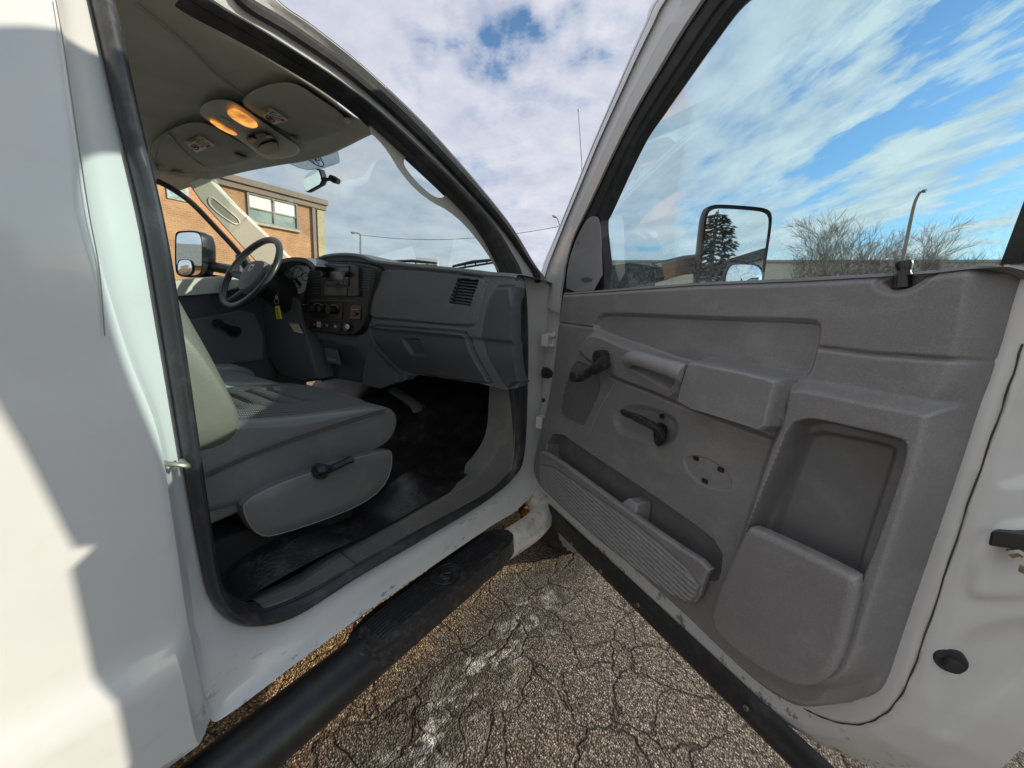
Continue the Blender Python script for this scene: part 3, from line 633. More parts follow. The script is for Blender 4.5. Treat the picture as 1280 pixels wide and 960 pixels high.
# pillar trims -----------------------------------------------------
def xt(px, py, x): return PX(px, py, x)
outer = chaikin([(466, 146), (460, 164), (472, 174), (485, 190), (500, 215), (520, 238), (540, 253), (560, 263), (582, 282), (606, 312), (626, 346), (641, 374), (645, 352), (632, 322), (610, 290), (562, 238), (530, 208), (500, 176), (480, 154)], 1)
hole = chaikin([(504, 203), (507, 196), (514, 194), (526, 203), (543, 220), (554, 232), (558, 242), (553, 248), (542, 246), (524, 231), (508, 212)], 2)
def an(p, dx): return PS(p[0], p[1], -.095 + dx)
mb = MB(); mb.prism([an(p, .012) for p in outer], [an(p, -.03) for p in outer], [[an(p, .012) for p in hole]], [[an(p, -.03) for p in hole]])
mb.build('pillar_trim', 'taupe_trim', truck, bev=.006)
def lp(px, py): # far windscreen post lies on the line between the header corner and the far dash end
    A0, A1 = PY(250, 226, .82), PY(352, 325, 1.40); ax = _n(A1 - A0); n = np.array([.80, -.58, .0]); n = _n(n - (n @ ax) * ax)
    r = ray(px, py); return CAM + ((A0 - CAM) @ n) / (r @ n) * r
LO = [(233, 228), (250, 252), (280, 285), (310, 318), (322, 330), (376, 333), (362, 322), (331, 292), (295, 258), (264, 225), (250, 222)]
mb = MB(); a = [lp(*p) for p in LO]; mb.prism(a, [p + np.array([-.05, .05, 0]) for p in a])
lt = mb.build('pillar_trim', 'beige_trim', truck, bev=.008)
hp = chaikin([zoom2(p) for p in [(372, 775), (390, 760), (415, 780), (470, 825), (535, 880), (553, 905), (545, 920), (520, 918), (440, 865), (390, 820), (375, 795)]], 1); ch_ = np.array(hp).mean(0)
mb = MB(); mb.grid([[lp(*(ch_ + (p - ch_) * s)) + np.array([d, -d, 0]) for p in hp] for s, d in ((1.04, .001), (1.02, .007), (.97, .007), (.9, .0012))], True); mb.build('grab_handle', 'beige_trim', lt)
mb = MB(); mb.add([lp(*(ch_ + (p - ch_) * .93)) + np.array([.0012, -.0012, 0]) for p in hp], [tuple(range(len(hp)))]); mb.build('handle_recess', 'taupe_trim', lt, smooth=False)
# dark seal of the far door frame, far window, far door panel
far = -1.64
fs_ = [PX(*p, far) for p in [(196, 226), (215, 236), (240, 254), (270, 285), (300, 318), (318, 345)]]
mb = MB(); mb.tube(catmull(fs_, 5), .020, 8, flat=.6); mb.build('far_door_seal', 'rubber', truck)

# driver's side seen through the cab ---------------------------------------
ddoor = empty('driver_door', (-1.72, 1.2, .6), truck)
mb = MB(); q = [np.array([far, *PX(*p, far)[1:]]) for p in [(205, 369), (240, 367), (275, 364), (300, 357), (330, 347), (352, 340), (356, 420), (345, 480), (200, 520)]]
mb.prism(q, [p + np.array([-.05, 0, 0]) for p in q]); mb.build('door_panel', 'dash_dark', ddoor, bev=.006)
mb = MB(); q = [PX(*p, far) for p in [(205, 352), (240, 348), (270, 346), (300, 344), (330, 340), (352, 335), (352, 342), (330, 349), (300, 359), (275, 366), (240, 369), (205, 371)]]
mb.prism([p + np.array([.03 if i > 5 else 0, 0, 0]) for i, p in enumerate(q)], [p + np.array([-.06, 0, 0]) for p in q]); mb.build('belt_cap', 'beige_trim', ddoor, bev=.006)
mb = MB(); q = [PX(*p, far + .012) for p in [(235, 400), (262, 396), (300, 388), (318, 392), (330, 420), (330, 450), (240, 460)]]; mb.prism(q, [p + np.array([-.03, 0, 0]) for p in q]); mb.build('door_pocket', 'dash_plastic', ddoor, bev=.006)
mb = MB(); a = PX(294, 414, far + .05); b = PX(271, 404, far + .06); mb.tube([a, b], [.020, .016], 10); mb.disc(a - np.array([.04, 0, 0]), (1, 0, 0), .028, .05); mb.disc(b - np.array([.0, 0, 0]), (1, 0, 0), .021, .035); mb.build('window_crank', 'black_plastic', ddoor)
mb = MB(); q = [PX(*p, far - .03) for p in [(196, 226), (240, 254), (270, 285), (300, 318), (322, 348), (300, 372), (205, 400)]]; mb.add(q, [tuple(range(len(q)))]); mb.build('window_glass', 'glass_windshield', ddoor, smooth=False)
mb = MB(); q = [PX(*p, far - .01) for p in [(298, 318), (308, 316), (322, 338), (324, 352), (300, 366), (299, 340)]]; mb.prism(q, [p + np.array([-.04, 0, 0]) for p in q]); mb.build('mirror_sail_cover', 'dash_dark', ddoor, bev=.004)

def on_plane(px, py, P, n): r = ray(px, py); return CAM + ((P - CAM) @ n) / (r @ n) * r
def mirror_unit(pix, P, n, depth, par, mat='black_plastic', inset=.90, spot=None):
    n = _n(n); pts = chaikin(pix, 2); w = [on_plane(x, y, P, n) for x, y in pts]; c = sum(w) / len(w)
    mb = MB(); rows = [[c + (p - c) * s - n * d for p in w] for s, d in ((.905, .0005), (.93, .004), (.965, .003), (.99, -.003), (1.0, .008), (1.0, depth * .35), (.93, depth * .75), (.72, depth), (.3, depth * 1.05))]
    mb.grid(rows, True, 0, True); h = mb.build('side_mirror', mat, par, angle=40)
    mb = MB(); g = [c + (p - c) * .91 + n * .0008 for p in w]; mb.add(g, [tuple(range(len(g)))]); mb.build('mirror_glass', 'mirror', h, smooth=False)
    if spot:
        sp = [on_plane(x, y, P + n * .006, n) for x, y in chaikin(spot, 2)]; cs = sum(sp) / len(sp)
        mb = MB(); mb.grid([[cs + (p - cs) * s + n * d for p in sp] for s, d in ((1.06, -.008), (1.04, .002), (.97, .002), (.95, -.001))], True); mb.build('spotter_frame', mat, h)
        mb = MB(); mb.grid([[cs + (p - cs) * s + n * (.0 + .010 * (1 - s * s)) for p in sp] for s in (1, .8, .6, .4, .2, .02)], True, 0, True); mb.build('spotter_glass', 'mirror', h)
    return h, c
P = PY(240, 317, .98)
m2, c2 = mirror_unit([(219, 300), (220, 290), (228, 288), (246, 288), (252, 292), (254, 304), (254, 338), (250, 346), (240, 347), (224, 346), (219, 338)], P, (.30, -.95, 0), .10, truck, spot=[(222, 325), (234, 324), (240, 327), (241, 344), (222, 344)])
mb = MB(); mb.tube([c2 + np.array([0, .05, -.06]), np.array([-1.80, 1.22, 1.40])], .03, 8); mb.tube([c2 + np.array([0, .05, -.14]), np.array([-1.80, 1.22, 1.34])], .03, 8); mb.build('mirror_arm', 'black_plastic', m2)

# dashboard ----------------------------------------------------------------
DY = 1.15
def DQ(pts, h=0.0): return np.array([[PY(x, y, DY - h)[0], PY(x, y, DY - h)[2]] for x, y in pts])
def dfr(u, z, h): return np.array([u, DY - h, z])
def dp(px, py, h): return PY(px, py, DY - h)
DASH = DQ([(388, 331), (394, 325), (408, 319), (430, 317), (452, 319), (472, 326), (520, 331), (575, 336.5), (612, 341), (640, 343), (645, 352), (645, 480), (638, 487), (622, 489), (606, 485), (590, 481), (520, 471), (500, 470), (495, 477), (470, 482), (440, 480), (396, 472), (388, 450), (380, 420), (371, 400), (372, 372)])
z4 = lambda *p: [(440 + .21875 * a, 280 + .21875 * b) for a, b in p]
zc = lambda *p: [(340 + .15625 * a, 290 + .15625 * b) for a, b in p]
UP = chaikin(DQ(z4((150, 248), (400, 258), (630, 285), (780, 312), (765, 340), (722, 555), (705, 580), (680, 588), (500, 575), (260, 552), (96, 540), (98, 430), (118, 325)), .008), 1)
GB = chaikin(DQ(z4((100, 574), (300, 590), (655, 612), (675, 640), (700, 740), (768, 915), (745, 922), (500, 890), (250, 853), (200, 795), (135, 685)), .0), 1)
SC = chaikin(DQ(z4((812, 365), (835, 350), (945, 352), (945, 920), (895, 922), (850, 952), (835, 945), (790, 840), (738, 660), (745, 600), (770, 470)), .015), 1)
BZ = chaikin(DQ(zc((270, 400), (285, 300), (335, 255), (420, 232), (560, 224), (700, 238), (800, 262), (848, 285), (835, 400), (785, 560), (772, 700), (705, 815), (640, 840), (500, 828), (300, 798), (265, 770), (238, 690), (232, 560)), .03), 1)
LP = DQ([(384, 423), (410, 425), (442, 432), (447, 450), (452, 482), (396, 472), (390, 450)], .004)
VT = DQ(z4((615, 312), (737, 324), (697, 472), (575, 457)), .0); DF = DQ(z4((632, 262), (757, 276), (752, 304), (625, 290)), .0); LT = DQ(z4((306, 648), (412, 656), (442, 755), (350, 748)), -.01)
def dshape(P, H, S):
    z = P[:, 1]; x = P[:, 0]
    H = H + .012 * sstep((z - 1.16) / .02) - .018 * sstep((z - 1.30) / .14) - .05 * sstep((z - 1.395 - .04 * np.clip(-x / .8, 0, 1)) / .03) * 0
    return H - .05 * sstep((1.14 - z) / .20)
made = relief(dfr, (DASH[:, 0].min(), DASH[:, 0].max(), DASH[:, 1].min(), DASH[:, 1].max()), .0045, DASH,
    [('fn', dshape), ('add', UP, .010, .010), ('add', GB, .016, .010), ('add', SC, .016, .012), ('line', SC, .006, .004), ('line', np.vstack([GB, GB[:1]]), .007, .004), ('line', np.vstack([UP, UP[:1]]), .004, .004),
     ('add', LP, .006, .006), ('set', BZ, .030, .010), ('add', VT, -.03, .005), ('add', DF, -.02, .004), ('add', LT, -.018, .006), ('line', DQ([(463, 408), (480, 445), (497, 472)]), .006, .006)],
    [('dashboard', None, 'dash_plastic', truck), ('upper_dash_pad', UP, 'dash_plastic', 'dashboard'), ('glove_box', GB, 'dash_dark', 'dashboard'), ('side_cap', SC, 'dash_dark', 'dashboard'), ('lower_panel', LP, 'dash_dark', 'dashboard'),
     ('center_bezel', BZ, 'bezel_black', 'dashboard'), ('side_vent', VT, 'bezel_black', 'dashboard'), ('defrost_vent', DF, 'bezel_black', 'dashboard'), ('glove_box_latch', LT, 'dash_dark', 'dashboard')], skirt=.06)
dash = made['dashboard']
TOPS = [(388, 331), (394, 325), (408, 319), (430, 317), (452, 319), (472, 326), (520, 331), (575, 336.5), (612, 341), (640, 343), (648, 345)]
tl = catmull([dp(x, y, -.006) for x, y in TOPS], 5)
mb = MB(); mb.grid([[p + np.array([0, dy, dz]) for p in tl] for dy, dz in ((-.002, -.016), (-.012, -.008), (-.010, 0), (.0, .004), (.05, .006), (.2, .0), (.65, -.03))]); mb.build('dash_top', 'dash_plastic', dash, angle=60)
# slats in the vents
def slats(pl, k, h, name, lean=.008):
    a, b, c, d = pl; mb = MB()
    for t in (np.arange(k) + .5) / k:
        p = np.array(a) * (1 - t) + np.array(d) * t; q = np.array(b) * (1 - t) + np.array(c) * t
        P, Q = dp(*p, h), dp(*q, h); e = (dp(*d, h) - dp(*a, h))[2] / k * .42
        mb.add([P + np.array([0, 0, e * .5]), Q + np.array([0, 0, e * .5]), Q + np.array([0, .014, -e]), P + np.array([0, .014, -e]), P + np.array([0, .002, -e * .1]), Q + np.array([0, .002, -e * .1])], [(0, 1, 2, 3), (0, 4, 5, 1), (4, 3, 2, 5)])
    return mb.build(name, 'dash_dark', dash, smooth=False)
slats(z4((622, 318), (732, 328), (693, 468), (582, 452)), 8, .004, 'vent_slats'); slats(z4((634, 266), (752, 279), (748, 300), (630, 288)), 2, .0, 'vent_slats')
slats(zc((325, 285), (380, 270), (380, 500), (320, 500)), 10, .032, 'vent_slats'); slats(zc((705, 275), (800, 290), (780, 470), (700, 470)), 9, .032, 'vent_slats')
mb = MB(); q = dp(*z4((642, 484))[0], .012); mb.box(q, (.028, .012, .006)); mb.build('vent_thumbwheel', 'silver_print', dash, bev=.002)
# stereo, heater controls and switches
def plate(name, pts, h0, h1, mat, par, bev=.002, ch_=0):
    p = chaikin(pts, ch_) if ch_ else pts; mb = MB(); mb.prism([dp(*q, h1) for q in p], [PY(*q, DY - h1) * 1.0 + np.array([0, h1 - h0, 0]) for q in p]); return mb.build(name, mat, par, bev=bev)
fasc = plate('stereo_fascia', zc((388, 250), (640, 262), (690, 280), (690, 510), (600, 515), (392, 512)), .02, .042, 'radio_grey', dash)
rad = plate('radio', zc((418, 252), (615, 268), (612, 430), (415, 425)), .03, .046, 'radio_black', dash)
plate('radio_display', zc((468, 315), (575, 322), (572, 382), (465, 378)), .04, .048, 'display', rad, .001)
def knob(px, py, r, h0, h1, mat, par, name='control_knob'):
    mb = MB(); c = dp(px, py, h0); mb.disc(c, (0, -1, 0), r, h1 - h0, 18); return mb.build(name, mat, par)
for p in ((428, 340), (604, 336)): knob(*zc(p)[0], .0135, .045, .066, 'black_plastic', rad)
def strip(name, pts, n, h, mat, par):
    a, b, c, d = map(np.array, pts); mb = MB()
    for i in range(n):
        t0, t1 = (i + .15) / n, (i + .85) / n; q = [a + (b - a) * t0, a + (b - a) * t1, d + (c - d) * t1, d + (c - d) * t0]
        mb.prism([dp(*p, h) for p in q], [dp(*p, h) + np.array([0, .01, 0]) for p in q])
    return mb.build(name, mat, par, smooth=False)
strip('radio_buttons', zc((432, 264), (605, 272), (604, 284), (431, 278)), 9, .049, 'button_grey', rad); strip('radio_buttons', zc((424, 393), (525, 398), (524, 414), (423, 410)), 6, .049, 'button_grey', rad); strip('radio_buttons', zc((540, 392), (598, 394), (597, 418), (539, 416)), 2, .049, 'button_grey', rad)
plate('cubby', zc((418, 440), (600, 445), (598, 508), (416, 505)), .035, .045, 'radio_black', dash)
strip('bezel_line', zc((236, 538), (755, 548), (755, 556), (236, 546)), 1, .032, 'dash_dark', dash); strip('bezel_glint', zc((430, 528), (520, 530), (520, 536), (430, 534)), 1, .034, 'button_grey', dash)
plate('heater_panel', zc((300, 560), (565, 568), (560, 695), (298, 685)), .02, .034, 'radio_black', dash)
for i, (x, y, r) in enumerate(((362, 612, .016), (420, 618, .015), (490, 624, .020))):
    k = knob(*zc((x, y))[0], r, .033, .062, 'black_plastic', dash)
    mb = MB(); c = np.array(zc((x, y))[0]); arc = [c + np.array([6.6 * math.cos(t), -6.6 * math.sin(t)]) for t in np.linspace(.4, 2.6, 9)]
    mb.tube([dp(*p, .036) for p in arc], .0012, 5, i == 1); mb.build('dial_marks', ['silver_print', 'red_mark'], k)
sw = plate('switch_block', zc((625, 580), (712, 584), (706, 702), (620, 696)), .02, .034, 'radio_black', dash); knob(*zc((662, 655))[0], .007, .033, .05, 'button_grey', sw); strip('switch_marks', zc((632, 617), (690, 619), (690, 623), (632, 621)), 3, .036, 'silver_print', sw)
ls = plate('switch_block', zc((236, 545), (290, 550), (288, 650), (238, 640)), .02, .034, 'radio_black', dash); strip('switch_marks', zc((242, 578), (282, 580), (282, 584), (242, 582)), 2, .036, 'silver_print', ls)
ro = plate('switch_row', zc((300, 712), (552, 728), (548, 790), (298, 772)), .02, .034, 'radio_black', dash)
for pts, mt in (([(357, 716), (383, 718), (383, 762), (357, 760)], 'satin_white'), ([(392, 732), (403, 733), (403, 752), (392, 751)], 'button_grey'), ([(428, 735), (442, 736), (442, 758), (428, 757)], 'dash_plastic')): plate('rocker_switch', zc(*pts), .03, .038, mt, ro, .001)
strip('switch_marks', zc((360, 738), (381, 739), (381, 741), (360, 740)), 1, .0395, 'ink', ro)
knob(*zc((342, 740))[0], .007, .034, .038, 'red_mark', ro, 'warning_mark'); knob(*zc((510, 756))[0], .007, .034, .038, 'satin_white', ro, 'socket_mark')
knob(*zc((610, 760))[0], .021, .028, .042, 'radio_black', dash, 'power_socket'); knob(*zc((607, 757))[0], .012, .04, .046, 'gauge_face', dash, 'socket_cap')
plate('panel_latch', [(405, 435), (420, 437), (424, 456), (409, 453)], .0, .012, 'dash_dark', dash); plate('panel_latch_mark', [(408, 447), (419, 449), (420, 452), (409, 450)], .01, .014, 'dash_plastic', dash, .001)
plate('lower_console', [(452, 480), (462, 420), (470, 440), (484, 458), (497, 470), (496, 478), (475, 486)], -.06, -.01, 'dash_dark', dash)
# driver's instrument pod, knee panel, column
HO = [(326, 352), (332, 338), (341, 329), (352, 324), (367, 321.5), (380, 322.5), (389, 327), (395, 333)]
hl = catmull([PY(*p, 1.05) for p in HO], 5); mb = MB()
hin = catmull([PY(x + (360 - x) * .10, y + 4.5, 1.055) for x, y in HO], 5)
mb.grid([[p + np.array([0, .7, -.03]) for p in hl], [p + np.array([0, .08, .004]) for p in hl], hl, hin, [p + np.array([0, .22, -.004]) for p in hin]]); pod = mb.build('instrument_pod', 'dash_plastic', truck, angle=60)
mb = MB(); g = chaikin([(346, 336), (358, 332), (375, 331), (388, 333), (388, 352), (378, 368), (366, 366), (356, 350)], 1); mb.add([PY(*p, 1.13) for p in g], [tuple(range(len(g)))]); mb.build('gauge_cluster', 'gauge_face', pod, smooth=False)
mb = MB()
for (x, y, r) in ((358, 341, 5), (372, 340, 6), (382, 346, 5), (372, 356, 4)):
    mb.tube([PY(x + r * math.cos(t), y + r * math.sin(t), 1.126) for t in np.linspace(0, 2 * PI, 18)], .002, 5); mb.tube([PY(x, y, 1.125), PY(x + r * .7, y - r * .5, 1.125)], .0016, 5)
mb.build('gauge_dials', 'dash_dark', pod)
mb = MB(); q = [PY(*p, 1.10) for p in [(322, 350), (345, 352), (372, 376), (376, 402), (384, 424), (396, 474), (380, 478), (350, 470), (330, 440), (318, 400)]]; mb.prism(q, [p + np.array([0, .35, 0]) for p in q]); mb.build('knee_panel', 'dash_dark', truck, bev=.01)
SW = np.array([-1.40, .945, 1.395]); wn = _n([0.04, -.86, .51]); wa = _n(np.cross(wn, ZV)); wb = np.cross(wa, wn); wb = wb if wb[2] > 0 else -wb
mb = MB()
col_ = [SW - wn * d for d in (.03, .06, .10, .16, .24, .34)]
mb.tube(col_, [.055, .075, .082, .085, .088, .09], 14, up=wb); column = mb.build('steering_column', 'bezel_black', truck)
mb = MB(); mb.tube([PY(375.5, 356, 1.02), PY(370, 349, .99), PY(366, 345, .97)], .007, 8); mb.tube([PY(369, 348, .985), PY(364, 343.5, .965)], [.013, .016], 12); mb.build('gear_lever', 'black_plastic', column)
R_ = .192; mb = MB(); rim = [SW + R_ * (math.cos(t) * wa + math.sin(t) * wb) for t in np.linspace(0, 2 * PI, 61)]
rows = []
for i in range(60):
    t = 2 * PI * i / 60; e = math.cos(t) * wa + math.sin(t) * wb; rows.append([SW + R_ * e + .0165 * math.cos(s) * e + .0155 * math.sin(s) * wn for s in np.linspace(0, 2 * PI, 13)[:-1]])
rows.append(rows[0]); mb.grid(rows, True); wheel = mb.build('steering_wheel', 'wheel_grip', truck)
hub = [(-.095, -.01), (-.085, .055), (-.04, .075), (.04, .075), (.085, .055), (.095, -.01), (.065, -.075), (.03, -.10), (-.03, -.10), (-.065, -.075)]; hp_ = chaikin(hub, 2)
mb = MB(); mb.grid([[SW + wa * x * s + wb * y * s + wn * d for x, y in hp_] for s, d in ((1, -.055), (1.02, -.03), (1.0, -.012), (.93, -.002), (.6, .006), (.05, .008))], True, 0, True); mb.build('horn_pad', 'dash_plastic', wheel)
mb = MB()
for s in (-1, 1):
    mb.tube([SW + wa * s * .06 - wn * .035 - wb * .005, SW + wa * s * .13 - wn * .02 - wb * .005, SW + wa * s * R_ - wb * .005], [.032, .022, .016], 10, flat=.5, up=wn); mb.tube([SW + wa * s * .035 - wn * .035 - wb * .07, SW + wa * s * .065 - wn * .02 - wb * .13, SW + wa * s * .075 - wb * .175], [.024, .018, .014], 10, flat=.5, up=wn)
mb.build('wheel_spokes', 'wheel_grip', wheel)
mb = MB(); em = [(-.016, .02), (.016, .02), (.018, .0), (.010, -.016), (0, -.022), (-.010, -.016), (-.018, 0)]
o_ = wn * .0085 + wb * .02; mb.prism([SW + o_ + wa * x + wb * y for x, y in em], [SW + o_ * .4 + wb * .012 + wa * x + wb * y for x, y in em]); emb = mb.build('badge', 'silver_print', wheel, smooth=False)
mb = MB(); hd = [(0, .010), (.007, .009), (.011, .002), (.008, -.004), (.004, 0), (.003, -.012), (0, -.016), (-.003, -.012), (-.004, 0), (-.008, -.004), (-.011, .002), (-.007, .009)]; mb.add([SW + wn * .0095 + wb * .02 + wa * x + wb * y for x, y in hd], [tuple(range(12))]); mb.build('badge_mark', 'ink', emb, smooth=False)
# sticker under the column
mb = MB(); q = [PY(*p, 1.09) for p in [(361, 403.5), (372.5, 404.5), (379, 417), (368, 414.5)]]
def bil(q, u, v): return (q[0] * (1 - u) + q[1] * u) * (1 - v) + (q[3] * (1 - u) + q[2] * u) * v
mb.add(q, [(0, 1, 2, 3)]); mb.add([bil(q, u, v) + np.array([0, -.001, 0]) for u, v in ((0, 0), (1, 0), (1, .16), (0, .16))], [(0, 1, 2, 3)], 1)
for i in range(5): mb.add([bil(q, u, v) + np.array([0, -.001, 0]) for u, v in ((.12, .28 + i * .13), (.86, .28 + i * .13), (.86, .32 + i * .13), (.12, .32 + i * .13))], [(0, 1, 2, 3)], 2)
mb.build('column_sticker', ['label_paper', 'label_yellow', 'label_ink'], truck, smooth=False)
# pedals and heater duct in the dark of the footwell
mb = MB(); mb.tube([PY(378, 450, 1.2), PY(372, 456, 1.2), PY(361, 455, 1.18)], .012, 8); mb.box(PY(361, 455, 1.17), (.07, .02, .05)); mb.build('pedal', 'black_plastic', truck, bev=.005)

# hood, cowl, wipers, fender, wheel, bed -----------------------------------
mb = MB(); rows = []
for y in np.linspace(1.50, 2.95, 16):
    rows.append([np.array([x, y + .16 * math.sin(PI * min(1, max(0, -x / 1.8))) * (1 if y < 2 else .8), 1.33 + .12 * float(sstep(np.array(min(-x - .02, x + 1.80) / .34))) - .035 * (y - 1.5) - .18 * max(0, y - 2.7) ** 1.0 + .02 * float(sstep(np.array(min(-x - .45, x + 1.35) / .1)))]) for x in np.linspace(-.02, -1.80, 40)])
mb.grid(rows); mb.build('hood', 'white_paint', truck, angle=50)
def fend(x, s):
    mb = MB()
    out = [(1.465, 1.345), (1.60, 1.34), (2.3, 1.32), (2.85, 1.26), (2.98, 1.10), (3.0, .62), (2.44, .58), (2.37, .80), (2.20, .95), (1.97, .99), (1.74, .93), (1.58, .78), (1.53, .58), (1.47, .50)]
    mb.prism([np.array([x, y, z]) for y, z in out], [np.array([x - s * .10, y, z]) for y, z in out]); mb.build('front_fender', 'white_paint', truck, bev=.02)
fend(.0, 1); fend(-1.80, -1)
mb = MB(); mb.box((-.9, 2.97, .92), (1.70, .06, .55)); mb.build('grille', 'bezel_black', truck, bev=.02); mb = MB(); mb.box((-.9, 3.03, .58), (1.84, .14, .22)); mb.build('front_bumper', 'steel_worn', truck, bev=.03)
for (p, q) in (((490, 326.5), (546, 329)), ((566, 333), (620, 324.5))):
    mb = MB(); a, b = PY(*p, 1.56), PY(*q, 1.56); m_ = (a + b) / 2; mb.tube([a, m_ + ZV * .006, b], [.006, .009, .006], 6); mb.tube([a + np.array([0, 0, -.014]), b + np.array([0, 0, -.012])], .005, 6)
    for t in (.3, .55, .8): mb.tube([a * (1 - t) + b * t + ZV * .003, a * (1 - t) + b * t - ZV * .013], .004, 5)
    mb.build('wiper', 'rubber', truck)
mb = MB(); mb.tube([(-.14, 2.0, 1.35), PY(727.5, 205, 2.0), PY(723, 140, 2.02)], [.0035, .0028, .0022], 6); mb.disc(PY(723, 139, 2.02), (0, 0, 1), .005, .01, 8); mb.build('antenna', 'galvanised', truck)
def wheel_at(c, steer, par):
    ca, sa = math.cos(steer), math.sin(steer); ax = np.array([ca, sa, 0]); fw = np.array([-sa, ca, 0]); c = np.array(c, float); rows = []
    prof = [(-.13, .24), (-.135, .34), (-.12, .385), (-.08, .398), (-.045, .40), (-.04, .392), (-.03, .392), (-.025, .401), (.025, .401), (.03, .392), (.04, .392), (.045, .40), (.08, .398), (.12, .385), (.135, .34), (.13, .24)]
    for i in range(73):
        t = 2 * PI * i / 72; e = math.cos(t) * fw + math.sin(t) * ZV; tr = .008 * (i % 2)
        rows.append([c + ax * a + e * (r - (tr if abs(a) > .07 and r > .38 else 0)) for a, r in prof])
    mb = MB(); mb.grid(rows); w = mb.build('road_wheel', 'tyre', par, angle=25)
    mb = MB(); mb.grid([[c + ax * a + r * (math.cos(t) * fw + math.sin(t) * ZV) for t in np.linspace(0, 2 * PI, 33)[:-1]] for a, r in ((-.12, .24), (-.02, .235), (.10, .225), (.125, .24), (.12, .215), (.05, .19), (.045, .09), (.11, .075), (.12, .03))], True, 0, True); mb.build('wheel_rim', 'steel_worn', w)
wheel_at((-.03, 1.93, .40), -.14, truck); wheel_at((-1.74, 1.93, .40), -.14, truck); wheel_at((-.14, -2.2, .40), 0, truck); wheel_at((-1.66, -2.2, .40), 0, truck)
mb = MB()
for x, s in ((.01, 1), (-1.81, -1)):
    out = [(-.46, 1.37), (-.46, .52), (-1.70, .52), (-1.78, .80), (-1.98, .97), (-2.2, 1.0), (-2.42, .97), (-2.62, .80), (-2.70, .52), (-3.0, .56), (-3.0, 1.37)]
    mb.prism([np.array([x, y, z]) for y, z in out], [np.array([x - s * .12, y, z]) for y, z in out])
mb.box((-.9, -1.75, .62), (1.56, 2.5, .05)); mb.box((-.9, -.49, 1.0), (1.56, .05, .72)); mb.box((-.9, -2.98, 1.0), (1.56, .05, .72)); mb.build('cargo_bed', 'white_paint', truck, bev=.012)
mb = MB(); mb.box((-.93, -.275, 1.58), (1.40, .012, .30)); mb.build('rear_window', 'glass_windshield', truck)

# step bar -------------------------------------------------------------------
step = empty('step_bar', (.03, .4, .42), truck)
pth = catmull([(.03, -.75, .42), (.03, -.1, .42), (.03, .5, .42), (.03, .9, .42), (.034, 1.06, .42), (.052, 1.20, .42), (.060, 1.30, .425), (.045, 1.38, .44), (-.04, 1.44, .47), (-.16, 1.47, .49)], 8)
k = next(i for i, p in enumerate(pth) if p[1] > 1.07)
mb = MB(); mb.tube(pth[k - 3:], .052, 18, up=ZV); mb.build('steel_tube', 'steel_worn', step)
mb = MB(); rows = []
sl = pth[:k + 2]
for i, p in enumerate(sl):
    r = []
    for a in np.linspace(0, 2 * PI, 25)[:-1]:
        sh_ = (.10 * -math.cos(a - .2)) * float(sstep(np.array((p[1] - .9) / .2))); r.append(p + np.array([.0575 * math.cos(a), sh_, .0565 * math.sin(a)]))
    rows.append(r)
mb.grid(rows, True, 0, True); mb.build('sleeve', 'black_plastic', step)
def padpt(s, t): # raised tread, s along y 0..1, t across -1..1
    y = .47 + .66 * s; w = .074 * min(1, math.sqrt(max(0, 1 - abs(2 * s - 1) ** 6)) + .02); return np.array([.030 + w * t + .006 * s, y, .470 + .012 * (1 - t ** 4) * min(1, 6 * min(s, 1 - s) + .1)])
mb = MB(); rows = [[padpt(s, t) - np.array([0, 0, .045 if abs(t) == 1 else 0]) for t in np.linspace(-1, 1, 15)] for s in np.linspace(0, 1, 60)]
mb.grid(rows); tp = mb.build('tread_pad', 'scuffed_black', step, angle=60)
mb = MB()
for t in np.linspace(-.5, .5, 8):
    for s0, s1 in ((.10, .42), (.58, .90)): mb.tube([padpt(s, t) + ZV * .001 for s in np.linspace(s0, s1, 14)], .0028, 5)
mb.build('tread_ribs', 'black_plastic', tp)
mb = MB(); c = padpt(.5, 0) + ZV * .002
def ep(x, y): return c + np.array([y * .9, x, .001])
for ln in ([(-.045, .03), (-.02, .045), (.01, .042), (.035, .02), (.03, -.01), (.01, -.02), (-.005, -.005), (.01, .01), (.02, 0)], [(-.045, .03), (-.055, 0), (-.045, -.03), (-.02, -.042), (.01, -.04), (.04, -.025)], [(-.03, .01), (-.01, .025), (.005, .02)], [(-.035, -.01), (-.015, -.02), (0, -.03)]): mb.tube(catmull([ep(*p) for p in ln], 4), .0024, 5)
mb.build('crest_emblem', 'black_plastic', tp)
for y in (1.02, -.2): mb = MB(); mb.box((-.07, y, .42), (.17, .045, .03)); mb.box((-.16, y, .47), (.04, .05, .12)); mb.build('step_bracket', 'dark_under', step, bev=.004)
